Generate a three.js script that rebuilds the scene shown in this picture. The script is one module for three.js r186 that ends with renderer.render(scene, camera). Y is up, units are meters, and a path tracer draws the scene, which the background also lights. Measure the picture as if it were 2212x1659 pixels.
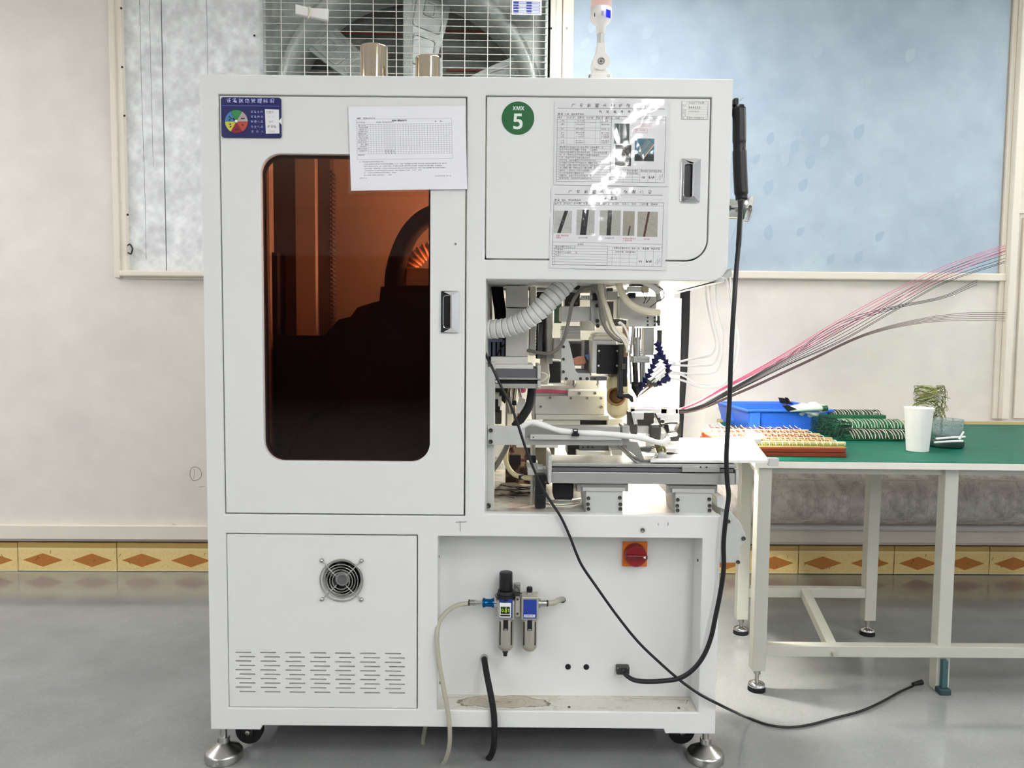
import * as THREE from 'three';
import { mergeGeometries } from 'three/addons/utils/BufferGeometryUtils.js';
import { RoundedBoxGeometry } from 'three/addons/geometries/RoundedBoxGeometry.js';
import { RectAreaLightUniformsLib } from 'three/addons/lights/RectAreaLightUniformsLib.js';
import { Brush, Evaluator, SUBTRACTION } from 'three-bvh-csg';

// ---------- camera, exposure, lamps' strength ----------
const scene = new THREE.Scene();
const camera = new THREE.PerspectiveCamera(53.0473, 2212 / 1659, 0.05, 40);
camera.position.set(0, 1.14, 1.95); camera.rotation.set(-0.06609, 0, 0.00930);
const renderer = new THREE.WebGLRenderer({ antialias: true });
renderer.toneMapping = THREE.LinearToneMapping;
renderer.toneMappingExposure = 2.8;
renderer.shadowMap.enabled = true;
scene.background = new THREE.Color(0x000000);
RectAreaLightUniformsLib.init();
const TUBE_POWER = 16.5, BAY_POWER = 340, CABINET_POWER = 7;
const WALL_Z = -1.659, WALL_YAW = 0.0176;

// ---------- helpers ----------
let seed = 7;
const rnd = () => { seed = (seed * 1664525 + 1013904223) >>> 0; return seed / 4294967296; };
const rr = (a, b) => a + (b - a) * rnd();
const reseed = (s) => { seed = s; };
const used = new Map();
function numbered(n) { const k = used.get(n) ?? 0; used.set(n, k + 1); return k ? n + '_' + String(k).padStart(3, '0') : n; }
const onWall = new Set();
function prep(g) {
  g = g.index ? g.toNonIndexed() : g;
  for (const k of Object.keys(g.attributes)) if (!['position', 'normal', 'uv'].includes(k)) g.deleteAttribute(k);
  if (!g.attributes.uv) g.setAttribute('uv', new THREE.BufferAttribute(new Float32Array(g.attributes.position.count * 2), 2));
  g.clearGroups();
  return g;
}
function boxUV(g, s = 1) {          // uv in metres on the plane each face lies in
  g = prep(g);
  const p = g.attributes.position, n = g.attributes.normal, uv = new Float32Array(p.count * 2);
  for (let i = 0; i < p.count; i++) {
    const ax = Math.abs(n.getX(i)), ay = Math.abs(n.getY(i)), az = Math.abs(n.getZ(i));
    const [u, v] = az >= ax && az >= ay ? [p.getX(i), p.getY(i)] : ax >= ay ? [p.getZ(i), p.getY(i)] : [p.getX(i), p.getZ(i)];
    uv[i * 2] = u * s; uv[i * 2 + 1] = v * s;
  }
  g.setAttribute('uv', new THREE.BufferAttribute(uv, 2));
  return g;
}
function mesh(name, geos, mat, parent = scene) {
  const list = [].concat(geos).map(prep);
  let g = list.length > 1 ? mergeGeometries(list) : list[0];
  if (mat.userData.metres) g = boxUV(g, mat.userData.metres);
  const m = new THREE.Mesh(g, mat);
  m.name = parent === scene ? numbered(name) : name;
  m.castShadow = m.receiveShadow = true;
  parent.add(m);
  return m;
}
function tag(o, label, category, group) { o.userData.label = label; o.userData.category = category; if (group) o.userData.group = group; return o; }
function thing(name, label, category, group) { const g = new THREE.Group(); g.name = numbered(name); scene.add(g); return tag(g, label, category, group); }
function sub(name, parent) { const g = new THREE.Group(); g.name = name; parent.add(g); return g; }
function struct(name, geos, mat, wall) { const m = mesh(name, geos, mat); m.userData.kind = 'structure'; if (wall) onWall.add(m); return m; }
const wallThing = (o) => { onWall.add(o); return o; };
const v3 = (a) => new THREE.Vector3(a[0], a[1], a[2]);
function box(x0, x1, y0, y1, z0, z1, r = 0) {
  if (x0 > x1) [x0, x1] = [x1, x0]; if (y0 > y1) [y0, y1] = [y1, y0]; if (z0 > z1) [z0, z1] = [z1, z0];
  const w = x1 - x0, h = y1 - y0, d = z1 - z0;
  const g = r ? new RoundedBoxGeometry(w, h, d, 2, Math.min(r, w * 0.45, h * 0.45, d * 0.45)) : new THREE.BoxGeometry(w, h, d);
  return g.translate((x0 + x1) / 2, (y0 + y1) / 2, (z0 + z1) / 2);
}
const tilt = (g, [x, y, z], rx = 0, ry = 0, rz = 0) => g.translate(-x, -y, -z).applyMatrix4(new THREE.Matrix4().makeRotationFromEuler(new THREE.Euler(rx, ry, rz))).translate(x, y, z);
function rectPath(x0, x1, y0, y1, r = 0, P = THREE.Shape, rs = [r, r, r, r]) {   // corner radii: bottom-left, bottom-right, top-right, top-left
  const s = new P(), [a, b, c, d] = rs;
  s.moveTo(x0 + a, y0); s.lineTo(x1 - b, y0); if (b) s.absarc(x1 - b, y0 + b, b, -Math.PI / 2, 0);
  s.lineTo(x1, y1 - c); if (c) s.absarc(x1 - c, y1 - c, c, 0, Math.PI / 2);
  s.lineTo(x0 + d, y1); if (d) s.absarc(x0 + d, y1 - d, d, Math.PI / 2, Math.PI);
  s.lineTo(x0, y0 + a); if (a) s.absarc(x0 + a, y0 + a, a, Math.PI, Math.PI * 1.5);
  return s;
}
const circlePath = (x, y, r) => { const p = new THREE.Path(); p.absarc(x, y, r, 0, Math.PI * 2, true); return p; };
function extrude(shape, zBack, zFront, bevel = 0, seg = 10) {
  const d = zFront - zBack;
  const g = new THREE.ExtrudeGeometry(shape, { depth: d - 2 * bevel, bevelEnabled: bevel > 0, bevelSize: bevel, bevelOffset: -bevel, bevelThickness: bevel, bevelSegments: 2, curveSegments: seg });
  return g.translate(0, 0, zBack + bevel);
}
function prism(pts, zBack, zFront, bevel = 0, holes = []) {
  const s = new THREE.Shape(pts.map((p) => new THREE.Vector2(p[0], p[1]))); s.holes.push(...holes);
  return extrude(s, zBack, zFront, bevel);
}
function slab(pts, y0, y1) {        // polygon [x, z] seen from above, from y0 to y1
  const s = new THREE.Shape(pts.map((p) => new THREE.Vector2(p[0], -p[1])));
  return new THREE.ExtrudeGeometry(s, { depth: y1 - y0, bevelEnabled: false }).rotateX(-Math.PI / 2).translate(0, y0, 0);
}
function cyl(a, b, r0, r1 = r0, seg = 16, open = false) {
  const A = v3(a), B = v3(b), d = B.clone().sub(A), L = d.length();
  const g = new THREE.CylinderGeometry(r1, r0, L, seg, 1, open);
  g.applyQuaternion(new THREE.Quaternion().setFromUnitVectors(new THREE.Vector3(0, 1, 0), d.normalize()));
  return g.translate((A.x + B.x) / 2, (A.y + B.y) / 2, (A.z + B.z) / 2);
}
function bar(a, b, w, h, up = [0, 1, 0]) {  // square tube from a to b
  const A = v3(a), B = v3(b), z = B.clone().sub(A), L = z.length(); z.normalize();
  const x = new THREE.Vector3().crossVectors(v3(up), z); if (x.length() < 1e-3) x.set(1, 0, 0); x.normalize();
  const y = new THREE.Vector3().crossVectors(z, x);
  const g = new RoundedBoxGeometry(w, h, L, 1, Math.min(w, h) * 0.06);
  g.applyMatrix4(new THREE.Matrix4().makeBasis(x, y, z));
  return g.translate((A.x + B.x) / 2, (A.y + B.y) / 2, (A.z + B.z) / 2);
}
function lathe(profile, at = [0, 0, 0], seg = 24, rx = 0, rz = 0) {
  const g = new THREE.LatheGeometry(profile.map((p) => new THREE.Vector2(p[0], p[1])), seg);
  if (rx) g.rotateX(rx); if (rz) g.rotateZ(rz);
  return g.translate(at[0], at[1], at[2]);
}
const torus = (at, R, r, rs = 8, ts = 40, arc = Math.PI * 2) => new THREE.TorusGeometry(R, r, rs, ts, arc).translate(at[0], at[1], at[2]);
const ball = (at, r, seg = 12) => new THREE.SphereGeometry(r, seg, Math.ceil(seg * 0.7)).translate(at[0], at[1], at[2]);
function tube(pts, radius, seg = 0, rad = 8) {   // swept tube with closed ends; radius a number or a function of 0..1
  const curve = new THREE.CatmullRomCurve3(pts.map(v3), false, 'centripetal');
  const n = seg || Math.max(8, pts.length * 7), fr = curve.computeFrenetFrames(n), R = typeof radius === 'function' ? radius : () => radius;
  const pos = [], idx = [], p = new THREE.Vector3();
  for (let i = 0; i <= n; i++) {
    curve.getPointAt(i / n, p); const r = R(i / n);
    for (let k = 0; k < rad; k++) {
      const a = (k / rad) * Math.PI * 2, c = Math.cos(a) * r, s = Math.sin(a) * r, N = fr.normals[i], B = fr.binormals[i];
      pos.push(p.x + N.x * c + B.x * s, p.y + N.y * c + B.y * s, p.z + N.z * c + B.z * s);
    }
  }
  for (let i = 0; i < n; i++) for (let k = 0; k < rad; k++) { const a = i * rad + k, b = i * rad + ((k + 1) % rad), c = a + rad, d = b + rad; idx.push(a, c, b, b, c, d); }
  for (const [i, flip] of [[0, 0], [n, 1]]) {
    curve.getPointAt(i / n, p); const o = pos.length / 3; pos.push(p.x, p.y, p.z);
    for (let k = 0; k < rad; k++) { const a = i * rad + k, b = i * rad + ((k + 1) % rad); flip ? idx.push(o, b, a) : idx.push(o, a, b); }
  }
  const g = new THREE.BufferGeometry();
  g.setAttribute('position', new THREE.BufferAttribute(new Float32Array(pos), 3)); g.setIndex(idx);
  g.computeVertexNormals();
  // make sure the surface faces outward
  const q = g.attributes.position, nn = g.attributes.normal, c0 = curve.getPointAt(0.5), mid = Math.floor(n / 2) * rad;
  const o = new THREE.Vector3().fromBufferAttribute(q, mid).sub(curve.getPointAt(Math.floor(n / 2) / n));
  if (o.dot(new THREE.Vector3().fromBufferAttribute(nn, mid)) < 0) { const ix = g.index.array; for (let i = 0; i < ix.length; i += 3) { const t = ix[i]; ix[i] = ix[i + 1]; ix[i + 1] = t; } g.computeVertexNormals(); }
  return g;
}
// hex-socket screw head facing +z, of radius 1
const screwGeo = (() => {
  const g = new THREE.LatheGeometry([[0, 0.35], [0.48, 0.35], [0.5, 0.75], [0.88, 0.75], [1, 0.6], [1, 0]].map((p) => new THREE.Vector2(p[0], p[1])), 12);
  return g.rotateX(Math.PI / 2);
})();
function screw(parent, at, r, mat, name = 'screw', deep = 1) {
  const m = new THREE.Mesh(screwGeo, mat); m.name = name; m.position.set(at[0], at[1], at[2]); m.scale.set(r, r, r * deep); m.castShadow = m.receiveShadow = true; parent.add(m); return m;
}

// ---------- computed textures ----------
function lattice(n, s) { reseed(s); const a = new Float32Array(n * n); for (let i = 0; i < n * n; i++) a[i] = rnd(); return a; }
function noise2(n, s) { const a = lattice(n, s); return (u, v) => { const x = u * n, y = v * n, xi = Math.floor(x), yi = Math.floor(y), fx = x - xi, fy = y - yi, sx = fx * fx * (3 - 2 * fx), sy = fy * fy * (3 - 2 * fy), at = (i, j) => a[((j % n + n) % n) * n + ((i % n + n) % n)]; return (at(xi, yi) * (1 - sx) + at(xi + 1, yi) * sx) * (1 - sy) + (at(xi, yi + 1) * (1 - sx) + at(xi + 1, yi + 1) * sx) * sy; }; }
function fbm(s, base = 4, oct = 4) { const ns = []; for (let i = 0; i < oct; i++) ns.push(noise2(base << i, s + i * 17)); return (u, v) => { let r = 0, a = 0.5, t = 0; for (const f of ns) { r += f(u, v) * a; t += a; a *= 0.55; } return r / t; }; }
function dataTex(n, fn, srgb = true) {
  const d = new Uint8Array(n * n * 4), K = (v) => Math.max(0, Math.min(255, v));
  for (let y = 0; y < n; y++) for (let x = 0; x < n; x++) { const c = fn(x / n, y / n), o = (y * n + x) * 4; d[o] = K(c[0]); d[o + 1] = K(c[1]); d[o + 2] = K(c[2]); d[o + 3] = 255; }
  const t = new THREE.DataTexture(d, n, n); t.wrapS = t.wrapT = THREE.RepeatWrapping; t.magFilter = THREE.LinearFilter; t.minFilter = THREE.LinearFilter;
  if (srgb) t.colorSpace = THREE.SRGBColorSpace; t.needsUpdate = true; return t;
}
const grey = (v) => [v, v, v];
const mixc = (a, b, t) => a.map((x, i) => x + (b[i] - x) * Math.max(0, Math.min(1, t)));
function canvasTex(w, h, draw) {
  const c = document.createElement('canvas'); c.width = w; c.height = h; draw(c.getContext('2d'), w, h);
  const t = new THREE.CanvasTexture(c); t.colorSpace = THREE.SRGBColorSpace; return t;
}
const phys = (o, metres) => { const m = new THREE.MeshPhysicalMaterial(o); if (metres) m.userData.metres = metres; return m; };
const std = (color, roughness = 0.5, metalness = 0, more = {}, metres) => { const m = new THREE.MeshStandardMaterial({ color, roughness, metalness, ...more }); if (metres) m.userData.metres = metres; return m; };

const nA = fbm(11, 4, 5), nB = fbm(91, 8, 5), nC = fbm(203, 16, 4), nD = fbm(331, 3, 4), nGrain = noise2(256, 5);
const plasterBump = dataTex(512, (u, v) => grey(90 + 90 * nB(u, v) + 60 * nC(u, v)), false);
const fineBump = dataTex(256, (u, v) => grey(128 + 90 * (nGrain(u, v) - 0.5) + 60 * (nC(u, v) - 0.5)), false);
const brushed = dataTex(512, (u, v) => grey(238 + 12 * (noiseRow(v) - 0.5) + 18 * (nA(u, v) - 0.5) + 10 * (nGrain(u, v) - 0.5)));
function noiseRow(v) { const i = Math.floor(v * 512); return ((i * 7919 + ((i * i) % 641) * 31) % 97) / 97; }
const spangle = dataTex(512, (u, v) => { const c = nC(u, v), d = nB(v, u); const t = 236 + 34 * (c - 0.5) + 46 * (d - 0.5) + 26 * (nA(u, v) - 0.5); return [t - 2, t, t - 1]; });
const spangleRough = dataTex(256, (u, v) => grey(95 + 90 * nC(u, v) + 40 * nA(v, u)), false);

const M = {
  paint: std(0xe3e4e0, 0.42, 0, { bumpMap: fineBump, bumpScale: 0.00012 }, 6),
  paintGrey: std(0xc3c5bf, 0.45, 0, { bumpMap: fineBump, bumpScale: 0.0001 }, 6),
  inside: std(0xd8d7d0, 0.5),
  dark: std(0x0a0a0c, 0.5),
  black: std(0x101013, 0.38),
  blackMatt: std(0x0c0c10, 0.75),
  rubber: std(0x101012, 0.8),
  steel: std(0xb9b8b2, 0.32, 1),
  chrome: std(0xe6e6e6, 0.08, 1),
  darkSteel: std(0x4a4843, 0.4, 0.8),
  screw: std(0x55534c, 0.38, 0.9),
  bolt: std(0x8a8880, 0.35, 0.9),
  alu: std(0xc2c3bc, 0.42, 0.55, { map: brushed }, 5),
  aluLight: std(0xd9d9d2, 0.45, 0.3, { map: brushed }, 5),
  aluDark: std(0x77777a, 0.45, 0.5, { map: brushed }, 5),
  claw: std(0x55534d, 0.4, 0.6),
  white: std(0xf0efe9, 0.5),
  cream: std(0xe9e1c6, 0.5),
  whitePlastic: std(0xe9e6de, 0.35),
  hoseGrey: std(0xe4e4e1, 0.45),
  clearTube: phys({ color: 0xdcd9c8, roughness: 0.2, transmission: 0.55, thickness: 0, ior: 1.45 }),
  smokeTube: phys({ color: 0x8e8b82, roughness: 0.15, transmission: 0.35, thickness: 0, ior: 1.45 }),
  navy: std(0x14104a, 0.35),
  blue: std(0x1d3d9a, 0.4),
  red: std(0x8d0d14, 0.35),
  orange: std(0xea7a1c, 0.45),
  pink: std(0xe8698f, 0.45),
  greyWire: std(0x4e4b4b, 0.5),
  brownWire: std(0x6d5350, 0.5),
};

// ================= the room =================
const wallMap = dataTex(512, (u, v) => { const a = nD(u, v), b = nB(u, v), c = nC(v, u); const t = (a - 0.5) * 14 + (b - 0.5) * 10 + (c - 0.5) * 8; return [233 + t, 227 + t, 217 + t * 0.9]; });
const blueMap = dataTex(512, (u, v) => { const a = nD(u, v), b = nB(u, v), c = nC(v, u); const t = (a - 0.5) * 20 + (b - 0.5) * 18 + (c - 0.5) * 14; return [177 + t, 195 + t, 208 + t * 0.8]; });
const floorMap = dataTex(512, (u, v) => { const a = nD(u, v), b = nB(u, v), c = nC(v, u); const t = (a - 0.5) * 26 + (b - 0.5) * 14 + (c - 0.5) * 8 + (nGrain(u, v) - 0.5) * 6; return [150 + t, 152 + t, 150 + t]; });
const floorRough = dataTex(256, (u, v) => grey(28 + 22 * (nD(u, v) - 0.4) + 12 * (nB(v, u) - 0.5)), false);
const ductMap = dataTex(512, (u, v) => { const a = nB(u, v), b = nC(v, u), k = Math.abs(nB(v * 0.7, u * 1.3) - 0.5); const t = (a - 0.5) * 60 + (b - 0.5) * 44 - (k < 0.03 ? 18 : 0); return [212 + t, 204 + t, 197 + t]; });
const W = {
  wall: std(0xffffff, 0.72, 0, { map: wallMap, bumpMap: plasterBump, bumpScale: 0.0012 }, 0.9),
  trim: std(0xeee6d6, 0.5, 0, { bumpMap: plasterBump, bumpScale: 0.001 }, 2.2),
  blue: std(0xffffff, 0.6, 0, { map: blueMap, bumpMap: plasterBump, bumpScale: 0.0008 }, 0.8),
  floor: phys({ color: 0xffffff, map: floorMap, roughnessMap: floorRough, roughness: 1, ior: 1.5, clearcoat: 0.35, clearcoatRoughness: 0.06 }, 0.7),
  ceiling: std(0xe8e6e0, 0.8),
  far: std(0xbcbec2, 0.8),
  farDark: std(0x23252c, 0.6),
  galv: std(0xffffff, 0.34, 0.12, { map: spangle, roughnessMap: spangleRough, roughness: 1 }, 2.5),
  fanMetal: std(0xc2c8c2, 0.42, 0.25, { map: spangle }, 3),
  wire: std(0xe2ded4, 0.4, 0.3),
  slatLight: std(0x8a4a30, 0.6, 0.3),  // colour of the reddish light between the louvre slats
  duct: std(0xffffff, 0.55, 0.1, { map: ductMap, bumpMap: plasterBump, bumpScale: 0.0015 }, 2.2),
  pipe: std(0xe4e2dc, 0.4),
};
struct('floor', box(-4.2, 4.2, -0.2, 0, -1.95, 11.2), W.floor);
struct('ceiling', box(-4.2, 4.2, 3.2, 3.35, -2.3, 11.2), W.ceiling);
struct('wall_left', box(-4.3, -4.1, 0, 3.2, -2.2, 11.2), W.far);
struct('wall_right', box(4.1, 4.3, 0, 3.2, -2.2, 11.2), W.far);
struct('wall_front', box(-4.1, 4.1, 2.4, 3.2, 11, 11.2), W.far);
struct('wall_front_dado', box(-4.1, 4.1, 0, 2.4, 10.98, 11.2), W.farDark);
{ // back wall with the fan opening
  const s = rectPath(-4.2, 4.2, -0.05, 3.2);
  s.holes.push(rectPath(-1.7942, .173, 1.405, 2.841, 0, THREE.Path));
  struct('wall_back', extrude(s, -0.3, 0), W.wall, true);
  struct('wall_back_closure', box(-2.3, 0.6, 1.2, 3.0, -0.62, -0.6), W.wall, true);
}
struct('wall_back_panel', box(.2666,2.2705,1.4408,2.9794, 0, 0.012), W.blue, true);
struct('trim_1', [ // cream casing left of the metal sheet
  box(-1.8313,-1.8041,1.3772,2.78, -0.02, 0.022, 0.004), box(-1.8064,-1.775,1.3948,2.7827, -0.03, 0.012, 0.004)], W.trim, true);
struct('trim_2', [box(-1.7995,.1967,1.383,1.4106, -0.02, 0.045, 0.008), box(-1.7836,.1977,1.3732,1.3838, -0.01, 0.016, 0.003)], W.trim, true);
struct('trim_3', [ // white casing right of the fan
  box(.159,.2122,1.3129,2.8139, -0.02, 0.02, 0.004), box(.2143,.2654,1.3134,2.8148, 0, 0.026, 0.005)], W.trim, true);
struct('trim_4', box(.1973,2.311,1.403,1.4394, 0, 0.03, 0.006), W.trim, true);
struct('trim_5', [box(2.2841,2.3059,.7547,2.8484, 0, 0.018, 0.004), box(2.3059,2.343,.7549,2.8489, 0, 0.045, 0.006)], W.trim, true);
struct('wall_panel_right', [box(2.3855,2.8697,.7569,1.7031, 0, 0.012, 0.003), box(2.329,2.8036,1.7202,2.8534, 0, 0.008, 0.003)], W.trim, true);
struct('trim_6', [box(-4.1, 4.1, .1573, .2233, 0, 0.03, 0.004)], W.trim, true);
{ // skirting tiles, each its own piece
  const base = struct('baseboard_back', box(-4.1, 4.1, -0.01, .1407, 0, 0.004), std(0x4a3a22, 0.8), true);
  const tileTex = (s) => canvasTex(512, 140, (x, w, h) => {
    reseed(s);
    x.fillStyle = '#f6da94'; x.fillRect(0, 0, w, h);
    for (let i = 0; i < 5200; i++) { const k = rnd(); x.fillStyle = k < 0.5 ? 'rgba(190,140,70,.22)' : k < 0.8 ? 'rgba(240,225,170,.25)' : 'rgba(140,95,45,.16)'; x.fillRect(rnd() * w, rnd() * h, rr(1, 4), rr(1, 3)); }
    x.fillStyle = 'rgba(178,140,70,.75)'; x.fillRect(0, 0, w, 24);
    x.fillStyle = '#efe0a8'; x.fillRect(0, 26, w, 9); x.fillRect(0, h - 8, w, 8);
    for (const cx of [w * 0.25, w * 0.75]) {
      x.fillStyle = '#bf7a34'; x.beginPath(); x.moveTo(cx - 104, 86); x.lineTo(cx, 52); x.lineTo(cx + 104, 86); x.lineTo(cx, 120); x.fill();
      for (let i = 0; i < 380; i++) { const a = rr(-1, 1), b = rr(-1, 1); if (Math.abs(a) + Math.abs(b) > 0.96) continue; x.fillStyle = rnd() < 0.5 ? 'rgba(225,150,80,.35)' : 'rgba(130,70,20,.3)'; x.fillRect(cx + a * 104, 86 + b * 34, 3, 2); }
    }
    x.strokeStyle = 'rgba(60,40,20,.75)'; x.lineWidth = 2.5;
    for (let i = 0; i < 4; i++) { const a = rr(10, w - 10), b = rr(30, h - 30); x.beginPath(); x.moveTo(a, b); x.lineTo(a + rr(-12, 12), b + rr(4, 18)); x.stroke(); }
  });
  const mats = [3, 19, 47].map((s) => std(0xffffff, 0.35, 0, { map: tileTex(s) }));
  const pitch = -1.3927 - -1.8546, u0 = -1.8546, y1 = .1368;
  const g = box(0.002, pitch - 0.002, 0.003, y1, 0.003, 0.014, 0.002);
  const gu = prep(new THREE.BoxGeometry(pitch - 0.004, y1 - 0.003, 0.011).translate(pitch / 2, (y1 + 0.003) / 2, 0.0085));
  for (let k = -5; k < 13; k++) { const t = new THREE.Mesh(gu, mats[(k + 9) % 3]); t.name = 'tile'; t.position.x = u0 + k * pitch; t.rotation.z = ((k * 7) % 3 - 1) * 0.0015; t.castShadow = t.receiveShadow = true; base.add(t); }
}
{ // leaf shapes pressed into the blue wall covering
  const panel = scene.getObjectByName('wall_back_panel');
  const leaf = new THREE.Shape(); leaf.moveTo(0, -0.5); leaf.bezierCurveTo(0.5, -0.45, 0.42, 0.2, 0.28, 0.55); leaf.bezierCurveTo(-0.1, 0.35, -0.5, 0.1, 0, -0.5);
  const lg = extrude(leaf, 0, 0.02); const mats = [std(0xa6bccc, 0.6), std(0xb2c4d0, 0.6)];
  const spots = [[1.1769,2.048], [1.4254,2.0409], [1.2903,2.0117], [1.3639,1.9451], [1.2446,1.9541], [1.1151,1.9524], [1.173,1.8262], [1.4435,1.8402], [1.3351,1.8388], [1.5946,1.8633], [1.7145,1.8542], [1.5859,2.0851], [1.3375,2.0818], [1.5996,1.7357], [1.1797,1.6134], [1.3315,1.6258], [1.4512,1.6272], [1.7028,1.6086], [1.6084,1.511], [1.0963,1.4946], [1.4777,1.4988], [.6318,2.395], [.5973,2.5184], [.3117,2.4624], [.3423,2.535], [.8642,2.4813], [.7815,2.3766], [1.1611,2.5479], [1.3785,2.4479], [1.8089,2.4337], [1.911,2.5598], [1.6203,2.3058], [2.0108,2.2696], [1.8254,2.0568], [2.0546,1.8052]];
  reseed(71);
  spots.forEach(([u, v], i) => { const m = new THREE.Mesh(lg, mats[i < 21 && i % 3 !== 1 ? 0 : 1]); m.name = 'leaf_relief'; const s = rr(0.05, 0.075); m.scale.set(s, s, 0.07); m.position.set(u, v, 0.0115); m.rotation.z = rr(-0.5, 0.2); m.receiveShadow = true; panel.add(m); });
}

// galvanised sheet beside the fan
{
  const t = wallThing(thing('metal_sheet', 'dull galvanised sheet closing the wall opening left of the exhaust fan', 'metal sheet'));
  mesh('panel', [box(-1.783,-1.6087,1.4014,2.7922, -0.02, -0.012)], W.galv, t);
  mesh('panel', [box(-1.6044,-1.4024,1.4034,2.7955, -0.02, -0.0125)], W.galv, t);
  mesh('panel', [box(-1.4003,-1.145,1.4059,2.7994, -0.02, -0.011)], W.galv, t);
  reseed(5);
  const rustSpot = std(0x4a3320, 0.8);
  for (const [px, py] of [[-1.7746,2.582], [-1.7767,2.3238], [-1.7714,2.1085], [-1.7672,1.6641], [-1.1872,2.4802], [.1612,2.5203], [.2327,2.5215]]) screw(t, [px, py, px > 0.1 ? 0.024 : px > -1.3 ? -0.011 : 0.012], 0.005, rustSpot, 'nail_head', 0.6);
  mesh('crease', [tube([[-1.7031,2.6702,-.012], [-1.7028,2.2196,-.012], [-1.6982,1.7612,-.012], [-1.6984,1.4653,-.012]], 0.0009), tube([[-1.6595,2.671,-.012], [-1.6588,2.2202,-.012], [-1.6575,1.8876,-.012]], 0.0008)], std(0x8a8c88, 0.5, 0.6), t);
  mesh('hook', [tube([[-1.7762,1.5268,0], [-1.7514,1.5279,.03], [-1.7413,1.5112,.03], [-1.7529,1.487,.02], [-1.7749,1.493,0]], 0.0035)], M.darkSteel, t);
}
// the exhaust fan
{
  const t = wallThing(thing('exhaust_fan', 'large square wall exhaust fan behind a wire guard, with pressed metal blades', 'fan'));
  const [, cy] = [-.5051,2.1827], R = 0.605, x0 = -1.1418, x1 = .1486, cx = (x0 + x1) / 2, y0 = cy - 0.668, y1 = cy + 0.668;
  const face = rectPath(x0, x1, y0, y1); face.holes.push(circlePath(cx, cy, R));
  mesh('housing', [extrude(face, -0.1, -0.09), box(x0, x0 + 0.012, y0, y1, -0.5, 0.01), box(x1 - 0.012, x1, y0, y1, -0.5, 0.01), box(x0, x1, y1 - 0.012, y1, -0.5, 0.01), box(x0, x1, y0, y0 + 0.012, -0.5, 0.01)], W.fanMetal, t);
  mesh('shroud', [lathe([[R + 0.03, 0.0], [R + 0.02, 0.03], [R, 0.045], [R - 0.025, 0.035], [R - 0.04, 0.0], [R - 0.045, -0.05], [R - 0.045, -0.2]], [0, 0, 0], 72, Math.PI / 2).translate(cx, cy, -0.09)], W.fanMetal, t);
  // louvre shutters behind
  for (let k = 0; k < 13; k++) {
    const y = y1 - 0.05 - k * 0.102;
    for (const [a, b] of [[x0 + 0.02, cx - 0.04], [cx - 0.02, x1 - 0.02]]) mesh('slat', tilt(box(a, b, y - 0.04, y + 0.034, -0.412, -0.408), [cx, y, -0.41], -0.42 + (k % 3) * 0.05), W.fanMetal, t);
  }
  mesh('slat_light_bar', [box(-1.0581,-.5781,2.6334,2.647, -0.385, -0.378), box(-.3409,.0042,2.6482,2.6595, -0.385, -0.378), box(-1.1641,-1.0295,2.4408,2.4545, -0.385, -0.378), box(-.3402,-.1017,2.4584,2.4675, -0.385, -0.378)], W.slatLight, t);  // coloured bars put in for the light showing between the slats
  mesh('strut', box(cx - 0.021, cx + 0.021, y0, y1, -0.075, -0.05, 0.004), W.fanMetal, t);
  // six pressed blades and their hub
  const bl = new THREE.Shape(); bl.moveTo(-0.045, 0.12); bl.lineTo(0.045, 0.12); bl.bezierCurveTo(0.08, 0.3, 0.1, 0.45, 0.1, 0.59); bl.lineTo(0.075, 0.615); bl.lineTo(-0.075, 0.615); bl.lineTo(-0.1, 0.59); bl.bezierCurveTo(-0.1, 0.45, -0.08, 0.3, -0.045, 0.12);
  const rim = (w, h, r, y) => { const s = rectPath(-w, w, y - h, y + h, r); s.holes.push(rectPath(-w + 0.009, w - 0.009, y - h + 0.009, y + h - 0.009, r * 0.7, THREE.Path)); return extrude(s, 0, 0.012, 0.003); };
  const bladeGeo = mergeGeometries([extrude(bl, -0.004, 0.004, 0.0015), rim(0.075, 0.09, 0.02, 0.5), rim(0.03, 0.035, 0.01, 0.51), rim(0.06, 0.07, 0.015, 0.31)].map(prep));
  for (let k = 0; k < 6; k++) {
    const b = new THREE.Mesh(boxUV(bladeGeo, 3), W.fanMetal); b.name = 'blade'; b.castShadow = b.receiveShadow = true;
    b.rotation.set(0, 0, (80 + 60 * k - 90) * Math.PI / 180); b.position.set(cx, cy, -0.2);
    b.rotateY(k % 2 ? 0.5 : 0.45); t.add(b);
  }
  mesh('hub', lathe([[0, 0.05], [0.1, 0.045], [0.125, 0.02], [0.125, -0.05], [0, -0.05]], [0, 0, 0], 32, Math.PI / 2).translate(cx, cy, -0.2), W.fanMetal, t);
  // wire guard
  const guard = sub('wire_guard', t), hw = cyl([x0 + 0.004, 0, 0], [x1 - 0.004, 0, 0], 0.0019, 0.0019, 6), vw = cyl([0, y0, 0], [0, y1, 0], 0.0024, 0.0024, 6);
  for (let y = y1 - 0.02; y > y0; y -= 0.0305) { const m = new THREE.Mesh(prep(hw), W.wire); m.name = 'wire'; m.position.set(0, y, 0.016); m.castShadow = true; guard.add(m); }
  for (let k = 0; k < 13; k++) { const m = new THREE.Mesh(prep(vw), W.wire); m.name = 'wire'; m.position.set(-1.0568 + k * 0.1035, 0, 0.02); m.castShadow = true; guard.add(m); }
}
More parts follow.
